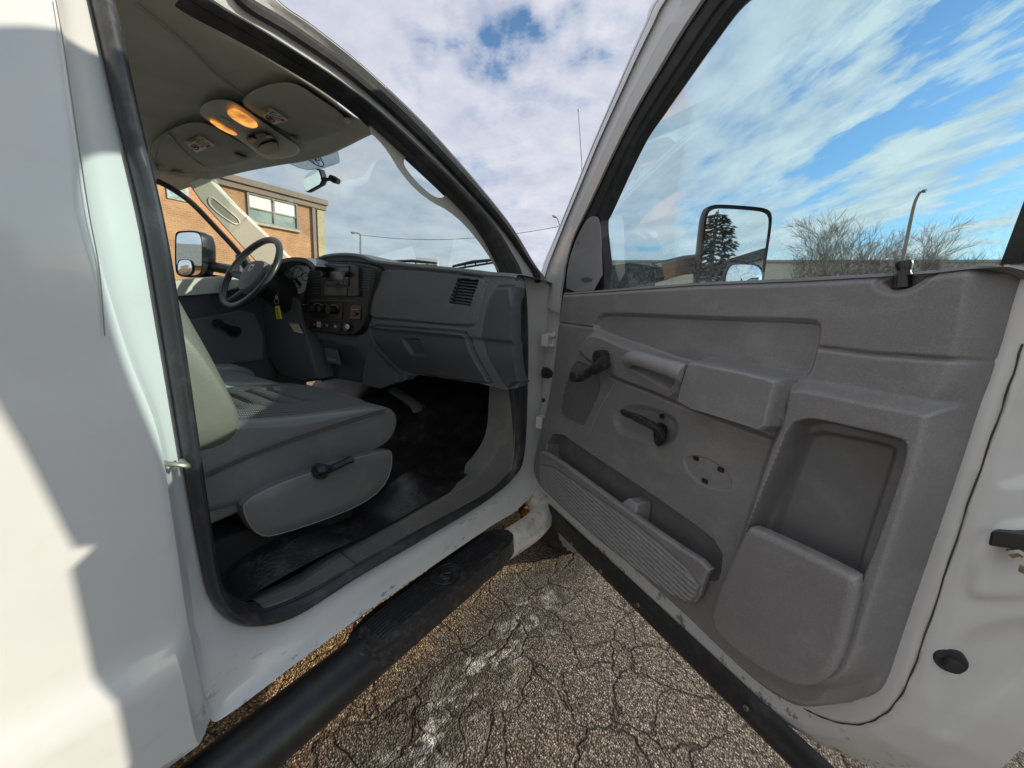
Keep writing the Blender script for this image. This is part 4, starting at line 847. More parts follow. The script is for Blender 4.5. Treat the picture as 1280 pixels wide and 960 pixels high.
# striker, hinges, wiring boot on the pillars
mb = MB(); s0 = PX(203, 584, -.02); mb.tube(catmull([s0 + np.array([-.02, .0, .006]), s0 + np.array([.012, .003, .008]), s0 + np.array([.020, .012, .006]), s0 + np.array([.020, .024, .0]), s0 + np.array([.01, .028, -.004]), s0 + np.array([-.02, .03, -.004])], 4), .0042, 8); mb.build('door_striker', 'zinc', truck)
for (px, py) in ((684, 425), (677, 527)):
    h = PX(px, py, .004); mb = MB(); mb.box(h, (.03, .05, .05)); mb.tube([h + np.array([.02, .02, -.035]), h + np.array([.02, .02, .035])], .009, 10); mb.box(h + np.array([.01, .01, .020]), (.05, .03, .012)); mb.box(h + np.array([.01, .01, -.020]), (.05, .03, .012)); mb.build('door_hinge', 'satin_white', truck, bev=.003)
mb = MB(); h = PX(682, 466, -.004); mb.grid([[h + np.array([d, r * math.cos(t), r * 1.15 * math.sin(t)]) for t in np.linspace(0, 2 * PI, 17)[:-1]] for d, r in ((-.01, .020), (.004, .021), (.008, .016), (.016, .019), (.022, .014), (.03, .016), (.05, .012))], True, 0, True); mb.build('wiring_boot', 'rubber', truck)
mb = MB(); h = PX(678, 500, -.004); mb.disc(h, (1, 0, 0), .009, .008, 12); mb.build('grommet', 'rubber', truck)
mb = MB(); a = PX(661, 640, -.05); mb.box(a, (.05, .05, .035)); mb.build('rusty_bracket', 'rust', truck, bev=.004)

# the open passenger door ----------------------------------------------------
door = empty('passenger_door', (0, 1.43, .46), truck)
def DP(pts, h=0.0): return np.array([PD(x, y, -h) for x, y in pts])
def dfm(u, z, h): return dw(u, z, -h)
z8 = lambda *p: [(700 + .453125 * a, 220 + .453125 * b) for a, b in p]
z9 = lambda *p: [(640 + .5 * a, 340 + .5 * b) for a, b in p]
CRK = np.vstack([[[-.03, 1.375], [-.03, .60], [-.02, .50], [.03, .43], [.9, .43]], DP([(1003, 905), (1040, 911), (1085, 909), (1113, 890), (1132, 862), (1150, 815), (1180, 725), (1210, 630), (1240, 545), (1262, 480)], .0), [[1.215, 1.37]]])
CRKL = DP([(1004, 886), (1020, 894), (1045, 903), (1072, 906), (1093, 900), (1113, 886), (1132, 858), (1150, 812), (1180, 722), (1210, 630), (1240, 545), (1262, 480), (1278, 430)], .0); CRKL = np.array(catmull(CRKL, 4))
SK = chaikin(np.array([[-.05, 1.346], [-.05, 1.342], [-.05, 1.33], [-.05, .62], [-.04, .50], [0, .462], [.6, .462], [1.10, .466], [1.21, .50], [1.275, .58], [1.308, .75], [1.318, .95], [1.32, 1.2], [1.317, 1.36], [1.317, 1.372], [1.317, 1.376], [1.30, 1.376], [1.19, 1.376], [1.18, 1.374], [1.17, 1.355], [1.16, 1.353], [.5, 1.350], [.35, 1.346], [-.03, 1.346]]), 1)
def shellh(P, H, S):
    d = -sdf(P, CRK, .5); d = np.where(d > 5, .3, d); d = np.clip(d, 0, .14)
    h = np.interp(d, [0, .006, .02, .04, .07, .10, .14], [0, -.003, -.008, -.026, -.060, -.085, -.105])
    return H + h
def tilt_layers():
    L = [('fn', shellh)]
    L.append(('add', chaikin(DP([(1285, 480), (1330, 470), (1330, 590), (1280, 612), (1246, 602)], -.03), 1), -.010, .012))
    L.append(('add', chaikin(DP([(1222, 690), (1245, 650), (1310, 640), (1310, 760), (1235, 750), (1212, 740)], -.04), 2), .012, .016))
    L.append(('add', chaikin(DP([(1190, 800), (1225, 770), (1310, 770), (1310, 850), (1230, 900), (1190, 930), (1165, 925)], -.05), 2), -.016, .022))
    L.append(('line', CRKL, .0045, .0028))
    return L
relief(dfm, (-.06, 1.345, .45, 1.38), .006, SK, tilt_layers(), [('door_shell', None, 'white_paint', door)], skirt=.03)
mb = MB(); mb.tube([dw(p[0] + .0006 * math.sin(i * 1.7), p[1], .0012) for i, p in enumerate(CRKL)], [.0008 + .0005 * abs(math.sin(i * .9)) for i in range(len(CRKL))], 5); mb.build('seam_crack', 'seam_brown', door)
mb = MB(); mb.prism([dw(u, z, .115) for u, z in SK], [dw(u, z, .12) for u, z in SK]); mb.build('outer_skin', 'white_paint', door)
# moulded trim
TOPE = [(703, 366), (755, 362), (870, 353), (1000, 347), (1088, 341.5), (1100, 341), (1165, 336), (1215, 330), (1262, 327), (1275, 330)]
RGT = [(1278, 337), (1268, 366), (1258, 395), (1230, 487), (1210, 550), (1193, 600), (1157, 705), (1124, 802), (1105, 862), (1092, 877), (1070, 884), (1030, 888), (1004, 885), (955, 859), (887, 795), (860, 768), (800, 715), (740, 664), (695, 625), (678, 610), (669, 592), (670, 570), (677, 545), (690, 490), (697, 440), (702, 395)]
h0 = .022
OUT = np.vstack([DP(TOPE, .058), chaikin(np.vstack([DP(RGT[:11], h0), DP(RGT[11:], .045)]), 2, False)])
MAIN = np.vstack([DP([(690, 350), (700, 340), (1100, 325), (1236, 312)], .062), DP([(1240, 345), (1228, 420), (1208, 480), (1182, 520), (1165, 590), (1120, 720), (1088, 810), (1064, 862), (1040, 895), (980, 910), (900, 840), (760, 720), (650, 640), (640, 560), (670, 470)], .062)])
INS = chaikin(DP(z9((205, 140), (222, 108), (260, 105), (500, 116), (740, 122), (768, 128), (772, 150), (757, 220), (742, 258), (720, 262), (640, 262), (440, 230), (330, 190), (240, 160)), .055), 1)
FRM = chaikin(DP(z9((680, 268), (740, 268), (900, 298), (1060, 325), (1095, 335), (1090, 380), (1040, 560), (980, 740), (930, 880), (890, 1010), (850, 1055), (780, 1065), (700, 1050), (600, 985), (490, 900), (488, 870), (500, 830), (560, 640), (620, 440), (655, 360), (665, 285)), .085), 1)
REC = chaikin(DP(z9((725, 366), (760, 365), (860, 388), (965, 412), (988, 428), (985, 470), (920, 660), (870, 790), (840, 880), (760, 900), (600, 840), (540, 760), (585, 640), (600, 600), (650, 480), (690, 380)), .088), 1)
RBK = chaikin(DP(z9((745, 385), (900, 412), (975, 432), (970, 470), (905, 660), (872, 780), (840, 900), (700, 880), (600, 800), (655, 620), (715, 450)), .03), 1)
COV = chaikin(DP(z9((586, 640), (600, 640), (700, 685), (840, 755), (862, 772), (850, 840), (818, 960), (790, 1015), (740, 1040), (690, 1035), (600, 985), (520, 920), (494, 880), (500, 830), (560, 690)), .108), 1)
ARM = chaikin(DP(z9((436, 222), (450, 220), (560, 240), (655, 262), (672, 270), (655, 330), (636, 412), (560, 384), (410, 338), (412, 300)), .118), 1)
ARB = chaikin(DP(z9((430, 216), (470, 212), (600, 236), (700, 258), (690, 268), (672, 300), (652, 380), (640, 414), (520, 374), (408, 340), (410, 300)), .098), 1)
SWO = chaikin(DP(z9((185, 150), (215, 150), (260, 172), (330, 195), (440, 232), (410, 335), (330, 300), (250, 270), (155, 205), (165, 180)), .078), 1)
CUP = chaikin(DP(z9((296, 205), (330, 205), (430, 245), (412, 300), (380, 285), (320, 250), (296, 240)), .06), 1)
LPD = [DP(z9((236, 258), (252, 269), (330, 298), (410, 332), (640, 418)), .075)]
HCU = chaikin(DP(z9((250, 345), (300, 320), (400, 350), (420, 390), (400, 440), (330, 430), (250, 400)), .066), 2)
SPK = chaikin(DP(z9((155, 222), (175, 225), (232, 262), (180, 382), (170, 384), (122, 362), (118, 335), (135, 262)), .066), 1)
OVL = chaikin(DP(z9((424, 465), (440, 457), (480, 460), (530, 490), (548, 520), (545, 545), (520, 548), (470, 535), (432, 500)), .066), 2)
BIN = chaikin(np.vstack([DP(z9((82, 440), (108, 392), (200, 456), (330, 541), (440, 616), (530, 686)), .060), DP(z9((500, 775), (480, 785), (400, 745), (260, 645), (140, 556), (84, 510)), .088)]), 1)
BFL = chaikin(DP(z9((120, 420), (220, 480), (330, 555), (440, 630), (525, 700), (500, 745), (430, 700), (300, 610), (150, 495)), .02), 1)
BFR = chaikin(DP(z9((66, 452), (78, 446), (140, 487), (260, 577), (400, 677), (498, 738), (480, 770), (462, 825), (430, 832), (330, 765), (200, 660), (100, 570), (68, 528), (64, 490)), .088), 1)
RIB = chaikin(DP(z9((75, 470), (200, 555), (340, 655), (470, 772), (455, 825), (425, 828), (330, 762), (200, 655), (100, 566), (72, 525)), .088), 1)
bl = DP([(690, 590), (860, 752)], .10); rs = (bl[1, 1] - bl[0, 1]) / (bl[1, 0] - bl[0, 0])
DISH = chaikin(DP(z8((870, 290), (890, 272), (950, 262), (1028, 258), (1030, 268), (990, 300), (950, 320), (905, 320), (878, 306)), .062), 2)
def ribs(P, H, S):
    k = sstep(sdf(P, RIB, .02) / .012); w = P[:, 1] - rs * (P[:, 0] - bl[0, 0]); return H + k * .003 * np.sin(w * 2 * PI / .0125)
def grain(P, H, S):
    e = sstep((.016 - S) / .016); return H - .012 * e
tm = relief(dfm, (OUT[:, 0].min(), OUT[:, 0].max(), OUT[:, 1].min(), OUT[:, 1].max()), .0022, OUT, [
    ('set', OUT, h0, .01), ('set', MAIN, .062, .035, .3), ('fn', grain),
    ('set', SWO, .076, .016), ('set', INS, .046, .006), ('line', np.vstack([INS, INS[:1]]), .007, .0035), ('set', CUP, .045, .02), ('set', HCU, .052, .022), ('add', OVL, -.004, .004), ('line', LPD[0], .010, .0035),
    ('line', DP(z9((765, 188), (900, 205), (1180, 224)), .062), .007, .0035), ('line', DP(z9((115, 126), (205, 138)), .055), .005, .003), ('line', DP(z9((255, 285), (225, 330), (190, 410)), .066), .003, .0025),
    ('set', SPK, .060, .006), ('set', DISH, .040, .010), ('line', np.vstack([DISH, DISH[:1]]), .005, .003),
    ('set', FRM, .086, .024), ('set', REC, .040, .014), ('set', RBK, .018, .014),
    ('set', ARB, .096, .012), ('set', ARM, .120, .008), ('set', BIN, .012, .012)],
    [('door_trim', None, 'door_plastic', door), ('trim_insert', INS, 'door_plastic', door), ('speaker_grille', SPK, 'grille', door), ('armrest', ARB, 'door_plastic', door), ('storage_recess', REC, 'pocket_plastic', door), ('bin_recess', BIN, 'pocket_plastic', door)], skirt=.05)
def rim(w, drop): return ('fn', lambda P, H, S: H - drop * (1 - np.sqrt(np.clip(1 - np.clip(1 - S / w, 0, 1) ** 2, 0, 1))))
def plate_rel(name, poly, h, layers, back):
    relief(dfm, (poly[:, 0].min(), poly[:, 0].max(), poly[:, 1].min(), poly[:, 1].max()), .0026, poly, [('set', poly, h, .0001, 1.0)] + layers, [(name, None, 'door_plastic', door)], skirt=back)
plate_rel('map_pocket', COV, .108, [rim(.012, .010)], .016)
plate_rel('storage_bin', BFR, .088, [rim(.008, .006), ('fn', ribs), ('line', np.vstack([RIB, RIB[:1]]), .006, .003)], .010)
# pull grip, cranks and handles
mb = MB(); q = [dw(*PD(x, y, -h), -h) for x, y, h in ((786, 452, .075), (789, 448, .098), (800, 449, .112), (820, 455, .118), (840, 461, .118), (856, 467, .115))]
mb.tube(catmull(q, 5), [.014] + [.019] * 20 + [.021] * 5, 12, flat=1.0, up=DN); mb.build('pull_grip', 'door_plastic', door)
def dd(px, py, h): return dw(*PD(px, py, -h), -h)
mb = MB(); a = dd(*z9((232, 214))[0], .078); mb.disc(a, -DN, .023, .03, 20); q = [dd(*z9(p)[0], h) for p, h in (((236, 222), .106), ((215, 238), .114), ((195, 250), .116), ((176, 262), .118))]; mb.tube(catmull(q, 4), [.021] * 3 + [.018] * 4 + [.0145] * 6, 12, flat=.7, up=DN)
e_ = dd(*z9((174, 262))[0], .112); mb.disc(e_, -DN, .0165, .034, 18); mb.build('window_crank', 'scuffed_black', door)
mb = MB(); b_ = chaikin([zz for zz in z9((352, 400), (360, 378), (378, 376), (390, 392), (386, 420), (370, 438), (356, 430))], 1); mb.prism([dd(*p, .074) for p in b_], [dd(*p, .05) for p in b_])
q = [dd(*z9(p)[0], h) for p, h in (((372, 412), .082), ((368, 396), .100), ((340, 378), .108), ((310, 364), .108), ((280, 352), .104))]; mb.tube(catmull(q, 4), [.014] * 3 + [.0155] * 3 + [.0165] * 7 + [.014] * 4, 12, flat=.62, up=DN); mb.disc(dd(*z9((376, 360))[0], .058), -DN, .0065, .006, 12); mb.build('inside_handle', 'scuffed_black', door)
for p in ((460, 466), (522, 494), (482, 522)): mb = MB(); mb.box(dd(*z9(p)[0], .060), (.013, .004, .009), (DU, DN, ZV)); mb.build('clip_slot', 'ink', door)
mb = MB(); q = [dd(1127, 360, .050), dd(1127.5, 348, .050), dd(1129, 343, .050), dd(1129.5, 340, .050), dd(1130, 337, .05), dd(1130, 331, .05), dd(1130, 327, .05)]; mb.tube(q, [.0115, .0105, .0105, .0085, .0085, .0105, .0095], 14); mb.build('lock_knob', 'radio_black', door)
mb = MB(); q = [dd(*p, .070) for p in z9((262, 584), (290, 566), (312, 580), (306, 640), (262, 640))]; q2 = [dd(*p, .070) - DN * -.055 for p in z9((262, 584), (290, 566), (312, 580), (306, 640), (262, 640))]; mb.prism(q, q2); mb.build('bin_divider', 'door_plastic', door, bev=.004)
# mirror corner cover
SA = chaikin([(708, 366), (708, 345), (712, 322), (721, 297), (733, 275), (740, 270), (748, 271), (751, 285), (754, 362)], 1)
def tt(px, py, o): return PDT(px, py, o)
mb = MB(); mb.prism([tt(*p, -.030) for p in SA], [tt(*p, .02) for p in SA]); sc_ = mb.build('mirror_corner_cover', 'door_plastic', door, bev=.008)
mb = MB(); mb.disc(tt(723, 302, -.0275), -DN, .007, .003, 14); mb.build('screw_cover', 'dash_dark', sc_); mb = MB(); s2_ = chaikin([(726, 347), (739, 346), (740, 352), (727, 353)], 1); mb.prism([tt(*p, -.033) for p in s2_], [tt(*p, -.028) for p in s2_]); mb.build('screw_cover', 'dash_dark', sc_)
# window frame: outer edge, inner white edge, rubber run, glass
FO = [(669, 378), (674, 350), (680, 328), (690, 304), (703, 273), (722, 226), (740, 181), (765, 123), (790, 65), (806, 30), (820, 0)]
FI = [(700, 392), (703, 366), (706, 348), (709, 330), (718, 298), (737, 258), (774, 180), (800, 131), (827, 86), (853, 43), (883, -2)]
FG = [(757, 395), (757, 368), (757, 350), (756, 330), (751, 280), (757, 262), (794, 180), (820, 139), (850, 95), (882, 48), (918, 0)]
RO = [(.68, 1.985), (.85, 1.985), (1.08, 1.975), (1.21, 1.945), (1.282, 1.87), (1.296, 1.68), (1.280, 1.5), (1.270, 1.37)]
RI = [(.80, 1.93), (.92, 1.928), (1.05, 1.92), (1.16, 1.895), (1.225, 1.82), (1.243, 1.68), (1.240, 1.5), (1.238, 1.37)]
RG = [(.84, 1.868), (.93, 1.866), (1.03, 1.862), (1.12, 1.848), (1.178, 1.805), (1.192, 1.68), (1.182, 1.5), (1.166, 1.37)]
def fl_(px, uz, o): return catmull([PDT(x, y, o) for x, y in px] + [dt(u, z, o) for u, z in uz], 6)
def fm(px, uz, o): return fl_(px, uz, o)
mb = MB(); mb.grid([fm(FO, RO, .075), fm(FO, RO, .03), fm(FO, RO, .005), [.80 * a + .20 * b for a, b in zip(fm(FO, RO, -.012), fm(FI, RI, -.012))], [.76 * a + .24 * b for a, b in zip(fm(FO, RO, -.004), fm(FI, RI, -.004))], [.45 * a + .55 * b for a, b in zip(fm(FO, RO, -.012), fm(FI, RI, -.012))], [.40 * a + .60 * b for a, b in zip(fm(FO, RO, -.022), fm(FI, RI, -.022))], [.08 * a + .92 * b for a, b in zip(fm(FO, RO, -.024), fm(FI, RI, -.024))], fm(FI, RI, -.015), fm(FI, RI, .03)]); mb.build('window_frame', 'white_paint', door, angle=28)
mb = MB(); mb.tube([.90 * a + .10 * b for a, b in zip(fm(FO, RO, .004), fm(FI, RI, .004))], .0045, 6); mb.build('frame_seal', 'dash_dark', door)
a_, b_ = fm(FI, RI, -.010), fm(FG, RG, -.004); mb = MB(); mb.grid([[p + DN * .04 for p in a_], a_, [.7 * p + .3 * q - DN * .006 for p, q in zip(a_, b_)], [.35 * p + .65 * q - DN * .004 for p, q in zip(a_, b_)], [.30 * p + .70 * q + DN * .002 for p, q in zip(a_, b_)], [.05 * p + .95 * q + DN * .004 for p, q in zip(a_, b_)], [q + DN * .03 for q in b_]]); mb.build('window_run', 'rubber', door, angle=40)
g = [p + DN * .02 for p in b_] ; mb = MB(); g = [p for p in g if p[2] > 1.34]; mb.add(g, [tuple(range(len(g)))]); mb.build('window_glass', 'glass_door', door, smooth=False)
mb = MB(); q = [dd(x, y, .058) for x, y in TOPE]; mb.grid([[p + DN * d - ZV * z for p in q] for d, z in ((-.0, .006), (.02, .006), (.055, .016), (.07, .02), (.07, .05))]); mb.build('belt_ledge', 'door_plastic', door, angle=60)
mb = MB(); mb.grid([[dw(1.17 + t * (.074 + .44 * o), 1.377 - .003 * abs(o), o) for o in np.linspace(-.005, .118, 6)] for t in np.linspace(0, 1, 6)]); mb.build('door_top', 'white_paint', door)
# bottom weather strip with its screws, latch, bump stop
BS = [(672, 641), (740, 702), (850, 799), (960, 896), (1060, 985)]
bs = [dw(u, .478, -.004) for u in (.0, .3, .7, 1.0, 1.17)]
mb = MB(); mb.grid([[dw(u, z, o) for u in np.linspace(-.01, 1.17, 30)] for z, o in ((.486, -.004), (.480, -.012), (.462, -.014), (.452, -.008), (.440, -.012), (.425, -.014), (.405, -.004), (.398, .006), (.46, .02))]); ws = mb.build('bottom_weatherstrip', 'rubber', door, angle=50)
for (x, y) in ((687, 651), (718, 679), (755, 713), (802, 755), (938, 882)):
    mb = MB(); c = dw(PD(x, y)[0], PD(x, y)[1], -.012); mb.disc(c, -DN, .006, .004, 12); mb.disc(c - DN * .004, -DN, .0025, .0015, 8, 1); mb.build('strip_screw', ['zinc', 'ink'], ws)
def rj(px, py, o): return dw(*PD(px, py, o), o)
mb = MB(); q = [rj(*p, -.004) for p in ((1238, 664), (1290, 670), (1290, 690), (1234, 682))]; mb.prism(q, [p + DN * .05 for p in q]); la = mb.build('door_latch', 'ink', door, bev=.003)
mb = MB(); mb.tube([rj(1262, 692, .0), rj(1275, 690, .0), rj(1290, 700, .0)], .006, 8); mb.disc(rj(1279, 703, .0), DU, .014, .01, 14); mb.build('latch_claw', 'zinc', la)
mb = MB(); c = rj(1187, 824, .018); nb = _n(DU * .55 - DN * .8); mb.disc(c - nb * .006, nb, .019, .012, 18); mb.disc(c + nb * .006, nb, .010, .012, 14); mb.build('bump_stop', 'rubber', door)
mb = MB(); c = rj(1232, 790, .05)
mb = MB(); mb.box(dw(.02, .50, .03), (.05, .05, .05), (DU, DN, ZV)); mb.build('hinge_plate', 'rust', door, bev=.004)
# big tow mirror outside the glass
MN = DU * .94 - DN * .35; MP = dw(.5, 1.5, .35)
m1, c1 = mirror_unit([(878, 285), (881, 262), (888, 256), (900, 255), (945, 258), (960, 261), (965, 268), (964, 285), (957, 330), (948, 392), (940, 402), (880, 402), (868, 395), (871, 350)], MP, MN, .055, truck, spot=[(912, 332), (920, 329), (955, 331), (952, 365), (945, 390), (900, 390), (906, 345)])
mb = MB(); q0 = dw(.27, 1.40, .14); q1 = c1 - _n(MN) * .06
mb.tube([q0, q0 * .4 + q1 * .6 + ZV * .0, q1 + ZV * -.02], [.042, .036, .036], 10, flat=.9); mb.tube([q0 - ZV * .09, q0 * .4 + q1 * .6 - ZV * .09, q1 - ZV * .10], [.034, .03, .03], 10, flat=.9)
o = dw(.30, 1.395, .12); mb.box(o, (.13, .12, .10), (DU, DN, ZV)); mb.build('mirror_arm', 'black_plastic', m1, bev=.004)

# ------------------------------------------------------------------ surroundings
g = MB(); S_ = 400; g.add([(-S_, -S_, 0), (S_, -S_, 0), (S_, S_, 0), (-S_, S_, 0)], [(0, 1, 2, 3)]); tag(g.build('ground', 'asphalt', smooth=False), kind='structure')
# key on its ring, hanging from the ignition
K = PY(345.5, 376.5, .985); key = tag(empty('key_ring', tuple(K)), 'key ring with a bright yellow tag hanging from the ignition lock', 'key ring')
mb = MB(); kx = np.array([.75, .0, 0]); rr = .013
mb.tube([K + rr * (math.cos(t) * _n(np.array([1.0, .35, 0])) + math.sin(t) * ZV) for t in np.linspace(0, 2 * PI, 25)], .0018, 6); mb.build('ring', 'zinc', key)
mb = MB(); mb.tube([PY(347, 366, 1.03), PY(346.5, 371, .985)], .004, 8); mb.disc(PY(346.2, 372, .99), (0.2, -1, 0), .010, .004, 12); mb.build('key', 'zinc', key)
q = [PY(*p, .98) for p in [(343.6, 382.6), (347.8, 382), (351.4, 398.4), (345.6, 399)]]; mb = MB(); mb.prism(q, [p + np.array([.002, .004, 0]) for p in q]); tg = mb.build('yellow_tag', 'tag_yellow', key, smooth=False)
mb = MB()
for i in range(11):
    v = .20 + i * .09; a_ = .34 + .1 * (i % 2); mb.add([bil(q, u, w) + np.array([0, -.0012, 0]) for u, w in ((a_, v), (a_ + .30, v), (a_ + .30, v + .045), (a_, v + .045))], [(0, 1, 2, 3)])
mb.disc(bil(q, .5, .93) + np.array([0, -.001, 0]), (0, -1, 0), .0022, .0008, 8); mb.build('tag_writing', 'ink', tg, smooth=False)

# brick building on the driver's side
BX = -24.0
def bp(px, py): return PX(px, py, BX)
c_ = bp(401.5, 252); zt = c_[2]; yc = c_[1]
bb = tag(empty('brick_building', (BX - 5, yc - 9, 0)), 'orange brick two-storey building with brown fascia, seen through the cab', 'building')
mb = MB(); mb.box((BX - 6, yc - 11.2, zt / 2), (12, 21.6, zt)); mb.build('wall', 'brick_orange', bb, smooth=False)
w_ = abs(bp(402, 300)[1] - bp(393.5, 300)[1]); mb = MB(); mb.box((BX - 5.9, yc - w_ / 2 + .1, zt / 2 - .2), (12, w_, zt - .4)); mb.build('corner_pier', 'brick_cream', bb, smooth=False)
mb = MB(); mb.box((BX + .05, yc - 11, zt - .36), (.35, 22.4, .30)); mb.box((BX + .12, yc - 11, zt - .10), (.52, 22.5, .24)); mb.box((BX - 6, yc - 11, zt + .06), (12.5, 22.6, .09)); mb.build('fascia', 'brown_fascia', bb, smooth=False)
mb = MB(); y_ = bp(392, 300)[1]; mb.box((BX + .10, y_, zt / 2), (.14, .20, zt)); mb.build('downspout', 'brown_fascia', bb, smooth=False)
def bwin(P0, P1, n, name='window', shade=True):
    y0, y1, z1, z0 = P0[1], P1[1], P0[2], P1[2]; mb = MB(); W_, H_ = y1 - y0, z1 - z0; t = .09
    for zz in (z0, z1): mb.box((BX + .04, (y0 + y1) / 2, zz), (.16, W_ + t, t))
    for k in range(n + 1): mb.box((BX + .045, y0 + W_ * k / n, (z0 + z1) / 2), (.15, t * 1.1, H_ - t))
    for k in range(n): mb.box((BX + .04, y0 + W_ * (k + .5) / n, z0 + H_ * .48), (.11, W_ / n - t, .07))
    f = mb.build(name, 'window_frame_metal', bb, smooth=False); mb = MB(); 
    for k in range(n):
        ya = y0 + W_ * k / n + t / 2; yb = y0 + W_ * (k + 1) / n - t / 2; m_ = z0 + H_ * .48
        mb.add([(BX + .02, ya, m_), (BX + .02, yb, m_), (BX + .02, yb, z1), (BX + .02, ya, z1)], [(0, 1, 2, 3)], 0); mb.add([(BX + .015, ya, z0), (BX + .015, yb, z0), (BX + .015, yb, m_), (BX + .015, ya, m_)], [(0, 1, 2, 3)], 1)
    mb.build('pane', ['blind_white', 'pane_green'], f, smooth=False)
    mb = MB(); mb.box((BX + .10, (y0 + y1) / 2, z0 - .10), (.26, W_ + .3, .12)); mb.build('sill', 'stone_sill', f, smooth=False)
A0 = bp(308.5, 241); A1 = bp(371, 283); A1 = np.array([BX, A1[1], A0[2] - (A0[2] - bp(308.5, 275)[2])]); bwin(A0, A1, 2)
for dy in (-11.5,): bwin(A0 + np.array([0, dy, 0]), A1 + np.array([0, dy, 0]), 2)
mb = MB(); G0, G1 = bp(207, 232), bp(236, 248); mb.box((BX + .03, (G0[1] + G1[1]) / 2, (G0[2] + G1[2]) / 2), (.1, abs(G1[1] - G0[1]), .75)); mb.build('glass_block_window', 'glass_block', bb, smooth=False)
# low grey-roofed building behind, seen in the driver's mirror
lo = tag(empty('low_building', (-22, -27, 0)), 'low brick building with grey roof reflected in the far mirror', 'building')
mb = MB(); mb.box((-24, -30, 1.7), (30, 8, 3.4)); mb.build('wall', 'brick_orange', lo, smooth=False); mb = MB(); mb.box((-24, -30, 3.9), (31, 9, 1.4)); mb.build('roof', 'roof_grey', lo, smooth=False)
# long tan building beyond the door
T1, T2 = PZ(800, 327, 4.6), PZ(1250, 327, 4.6); td = _n(T2 - T1); td[2] = 0; tn = np.array([-td[1], td[0], 0]); Tc = T1 - td * 2.2
tb = tag(empty('tan_building', tuple((T1 + T2) / 2 * np.array([1, 1, 0]))), 'long flat-roofed tan building beyond the open door window', 'building')
Lb = 34.0; mb = MB(); cc = Tc + td * Lb / 2 + tn * 6; mb.box((cc[0], cc[1], 2.29), (Lb, 12, 4.58), (td, tn, ZV)); mb.build('wall', 'tan_far_wall', tb, smooth=False)
mb = MB(); mb.box((cc[0], cc[1], 4.62), (Lb + .2, 12.2, .12), (td, tn, ZV)); mb.build('roof_coping', 'stone_sill', tb, smooth=False)
mb = MB()
for k in range(1, 6): p = Tc + td * Lb * k / 6 - tn * .004; mb.box((p[0], p[1], 2.2), (.03, .03, 4.4), (td, tn, ZV))
mb.build('wall_joint', 'stone_sill', tb, smooth=False)
# things the near mirror looks at: tan building with a dark fascia, and a spruce
nM = _n(MN)
def refl(px, py):
    P0 = on_plane(px, py, c1, nM); d = ray(px, py); return P0, d - 2 * (d @ nM) * nM
def refz(px, py, z): P0, r = refl(px, py); return P0 + (z - P0[2]) / r[2] * r
def refd(px, py, d): P0, r = refl(px, py); return P0 + r * d / math.hypot(r[0], r[1])
E1, E2 = refz(885, 333, 4.4), refz(955, 312, 4.4)
ed = _n(E2 - E1); ed[2] = 0; en = np.array([-ed[1], ed[0], 0]); en = en if en @ (E1 - c1) > 0 else -en
mbn = tag(empty('tan_building', tuple(E1 * np.array([1, 1, 0]))), 'tan building with dark roof edge reflected in the near mirror', 'building')
L0 = np.linalg.norm(E2 - E1); e0 = E1 - ed * 7; Lw = L0 + 12; cc = e0 + ed * Lw / 2 + en * 3.0
mb = MB(); mb.box((cc[0], cc[1], 2.0), (Lw, 6, 4.0), (ed, en, ZV)); mb.build('wall', 'tan_wall', mbn, smooth=False); mb = MB(); mb.box((cc[0], cc[1], 4.2), (Lw + .3, 6.3, .42), (ed, en, ZV)); mb.build('fascia', 'dark_fascia', mbn, smooth=False)
mb = MB(); q = e0 + ed * Lw / 2; mb.box((q[0], q[1], 2.9), (Lw, .05, .05), (ed, en, ZV)); mb.box((q[0], q[1], 1.8), (Lw, .05, .05), (ed, en, ZV)); mb.build('wall_joint', 'brown_fascia', mbn, smooth=False)
# spruce
Tp = refd(898, 262, 15.0); sp0 = np.array([Tp[0], Tp[1], 0]); Hs = Tp[2]
spruce = tag(empty('spruce_tree', tuple(sp0)), 'dark green spruce tree above the roof in the near mirror', 'tree')
mb = MB(); mb.tube([sp0, sp0 + ZV * Hs * .5, sp0 + ZV * Hs], [.24, .13, .02], 8); mb.build('trunk', 'bark', spruce)
mb = MB(); br = MB()
for k in range(120):
    t = (k / 120) ** .9; z = Hs * (.10 + .88 * t); L = (1 - t) ** .85 * Hs * .46 * random.uniform(.65, 1.15) + .12; a = k * 2.4 + random.uniform(-.4, .4); d = np.array([math.cos(a), math.sin(a), 0]); s = np.cross(d, ZV)
    tip = sp0 + ZV * (z - L * .10) + d * L; base = sp0 + ZV * z; br.tube([base, .5 * base + .5 * tip - ZV * L * .07, tip], [.035, .02, .006], 4)
    for j in range(int(10 + L * 16)):
        u = random.uniform(.15, 1); p = base * (1 - u) + tip * u - ZV * L * .10 * math.sin(PI * u) + s * random.uniform(-.24, .24) * L * (1.1 - u) + ZV * random.uniform(-.12, .06); w = random.uniform(.05, .13); e = _n(d + s * random.uniform(-1, 1) + ZV * random.uniform(-.5, .2)); f = _n(np.cross(e, rng.normal(size=3)))
        mb.add([p, p + e * w * 1.2 + f * w * .35, p + e * w * 2.6 - ZV * w * .3, p + e * w * 1.2 - f * w * .35], [(0, 1, 2, 3)])
mb.build('foliage', 'needles', spruce, smooth=False); br.build('branches', 'bark', spruce)
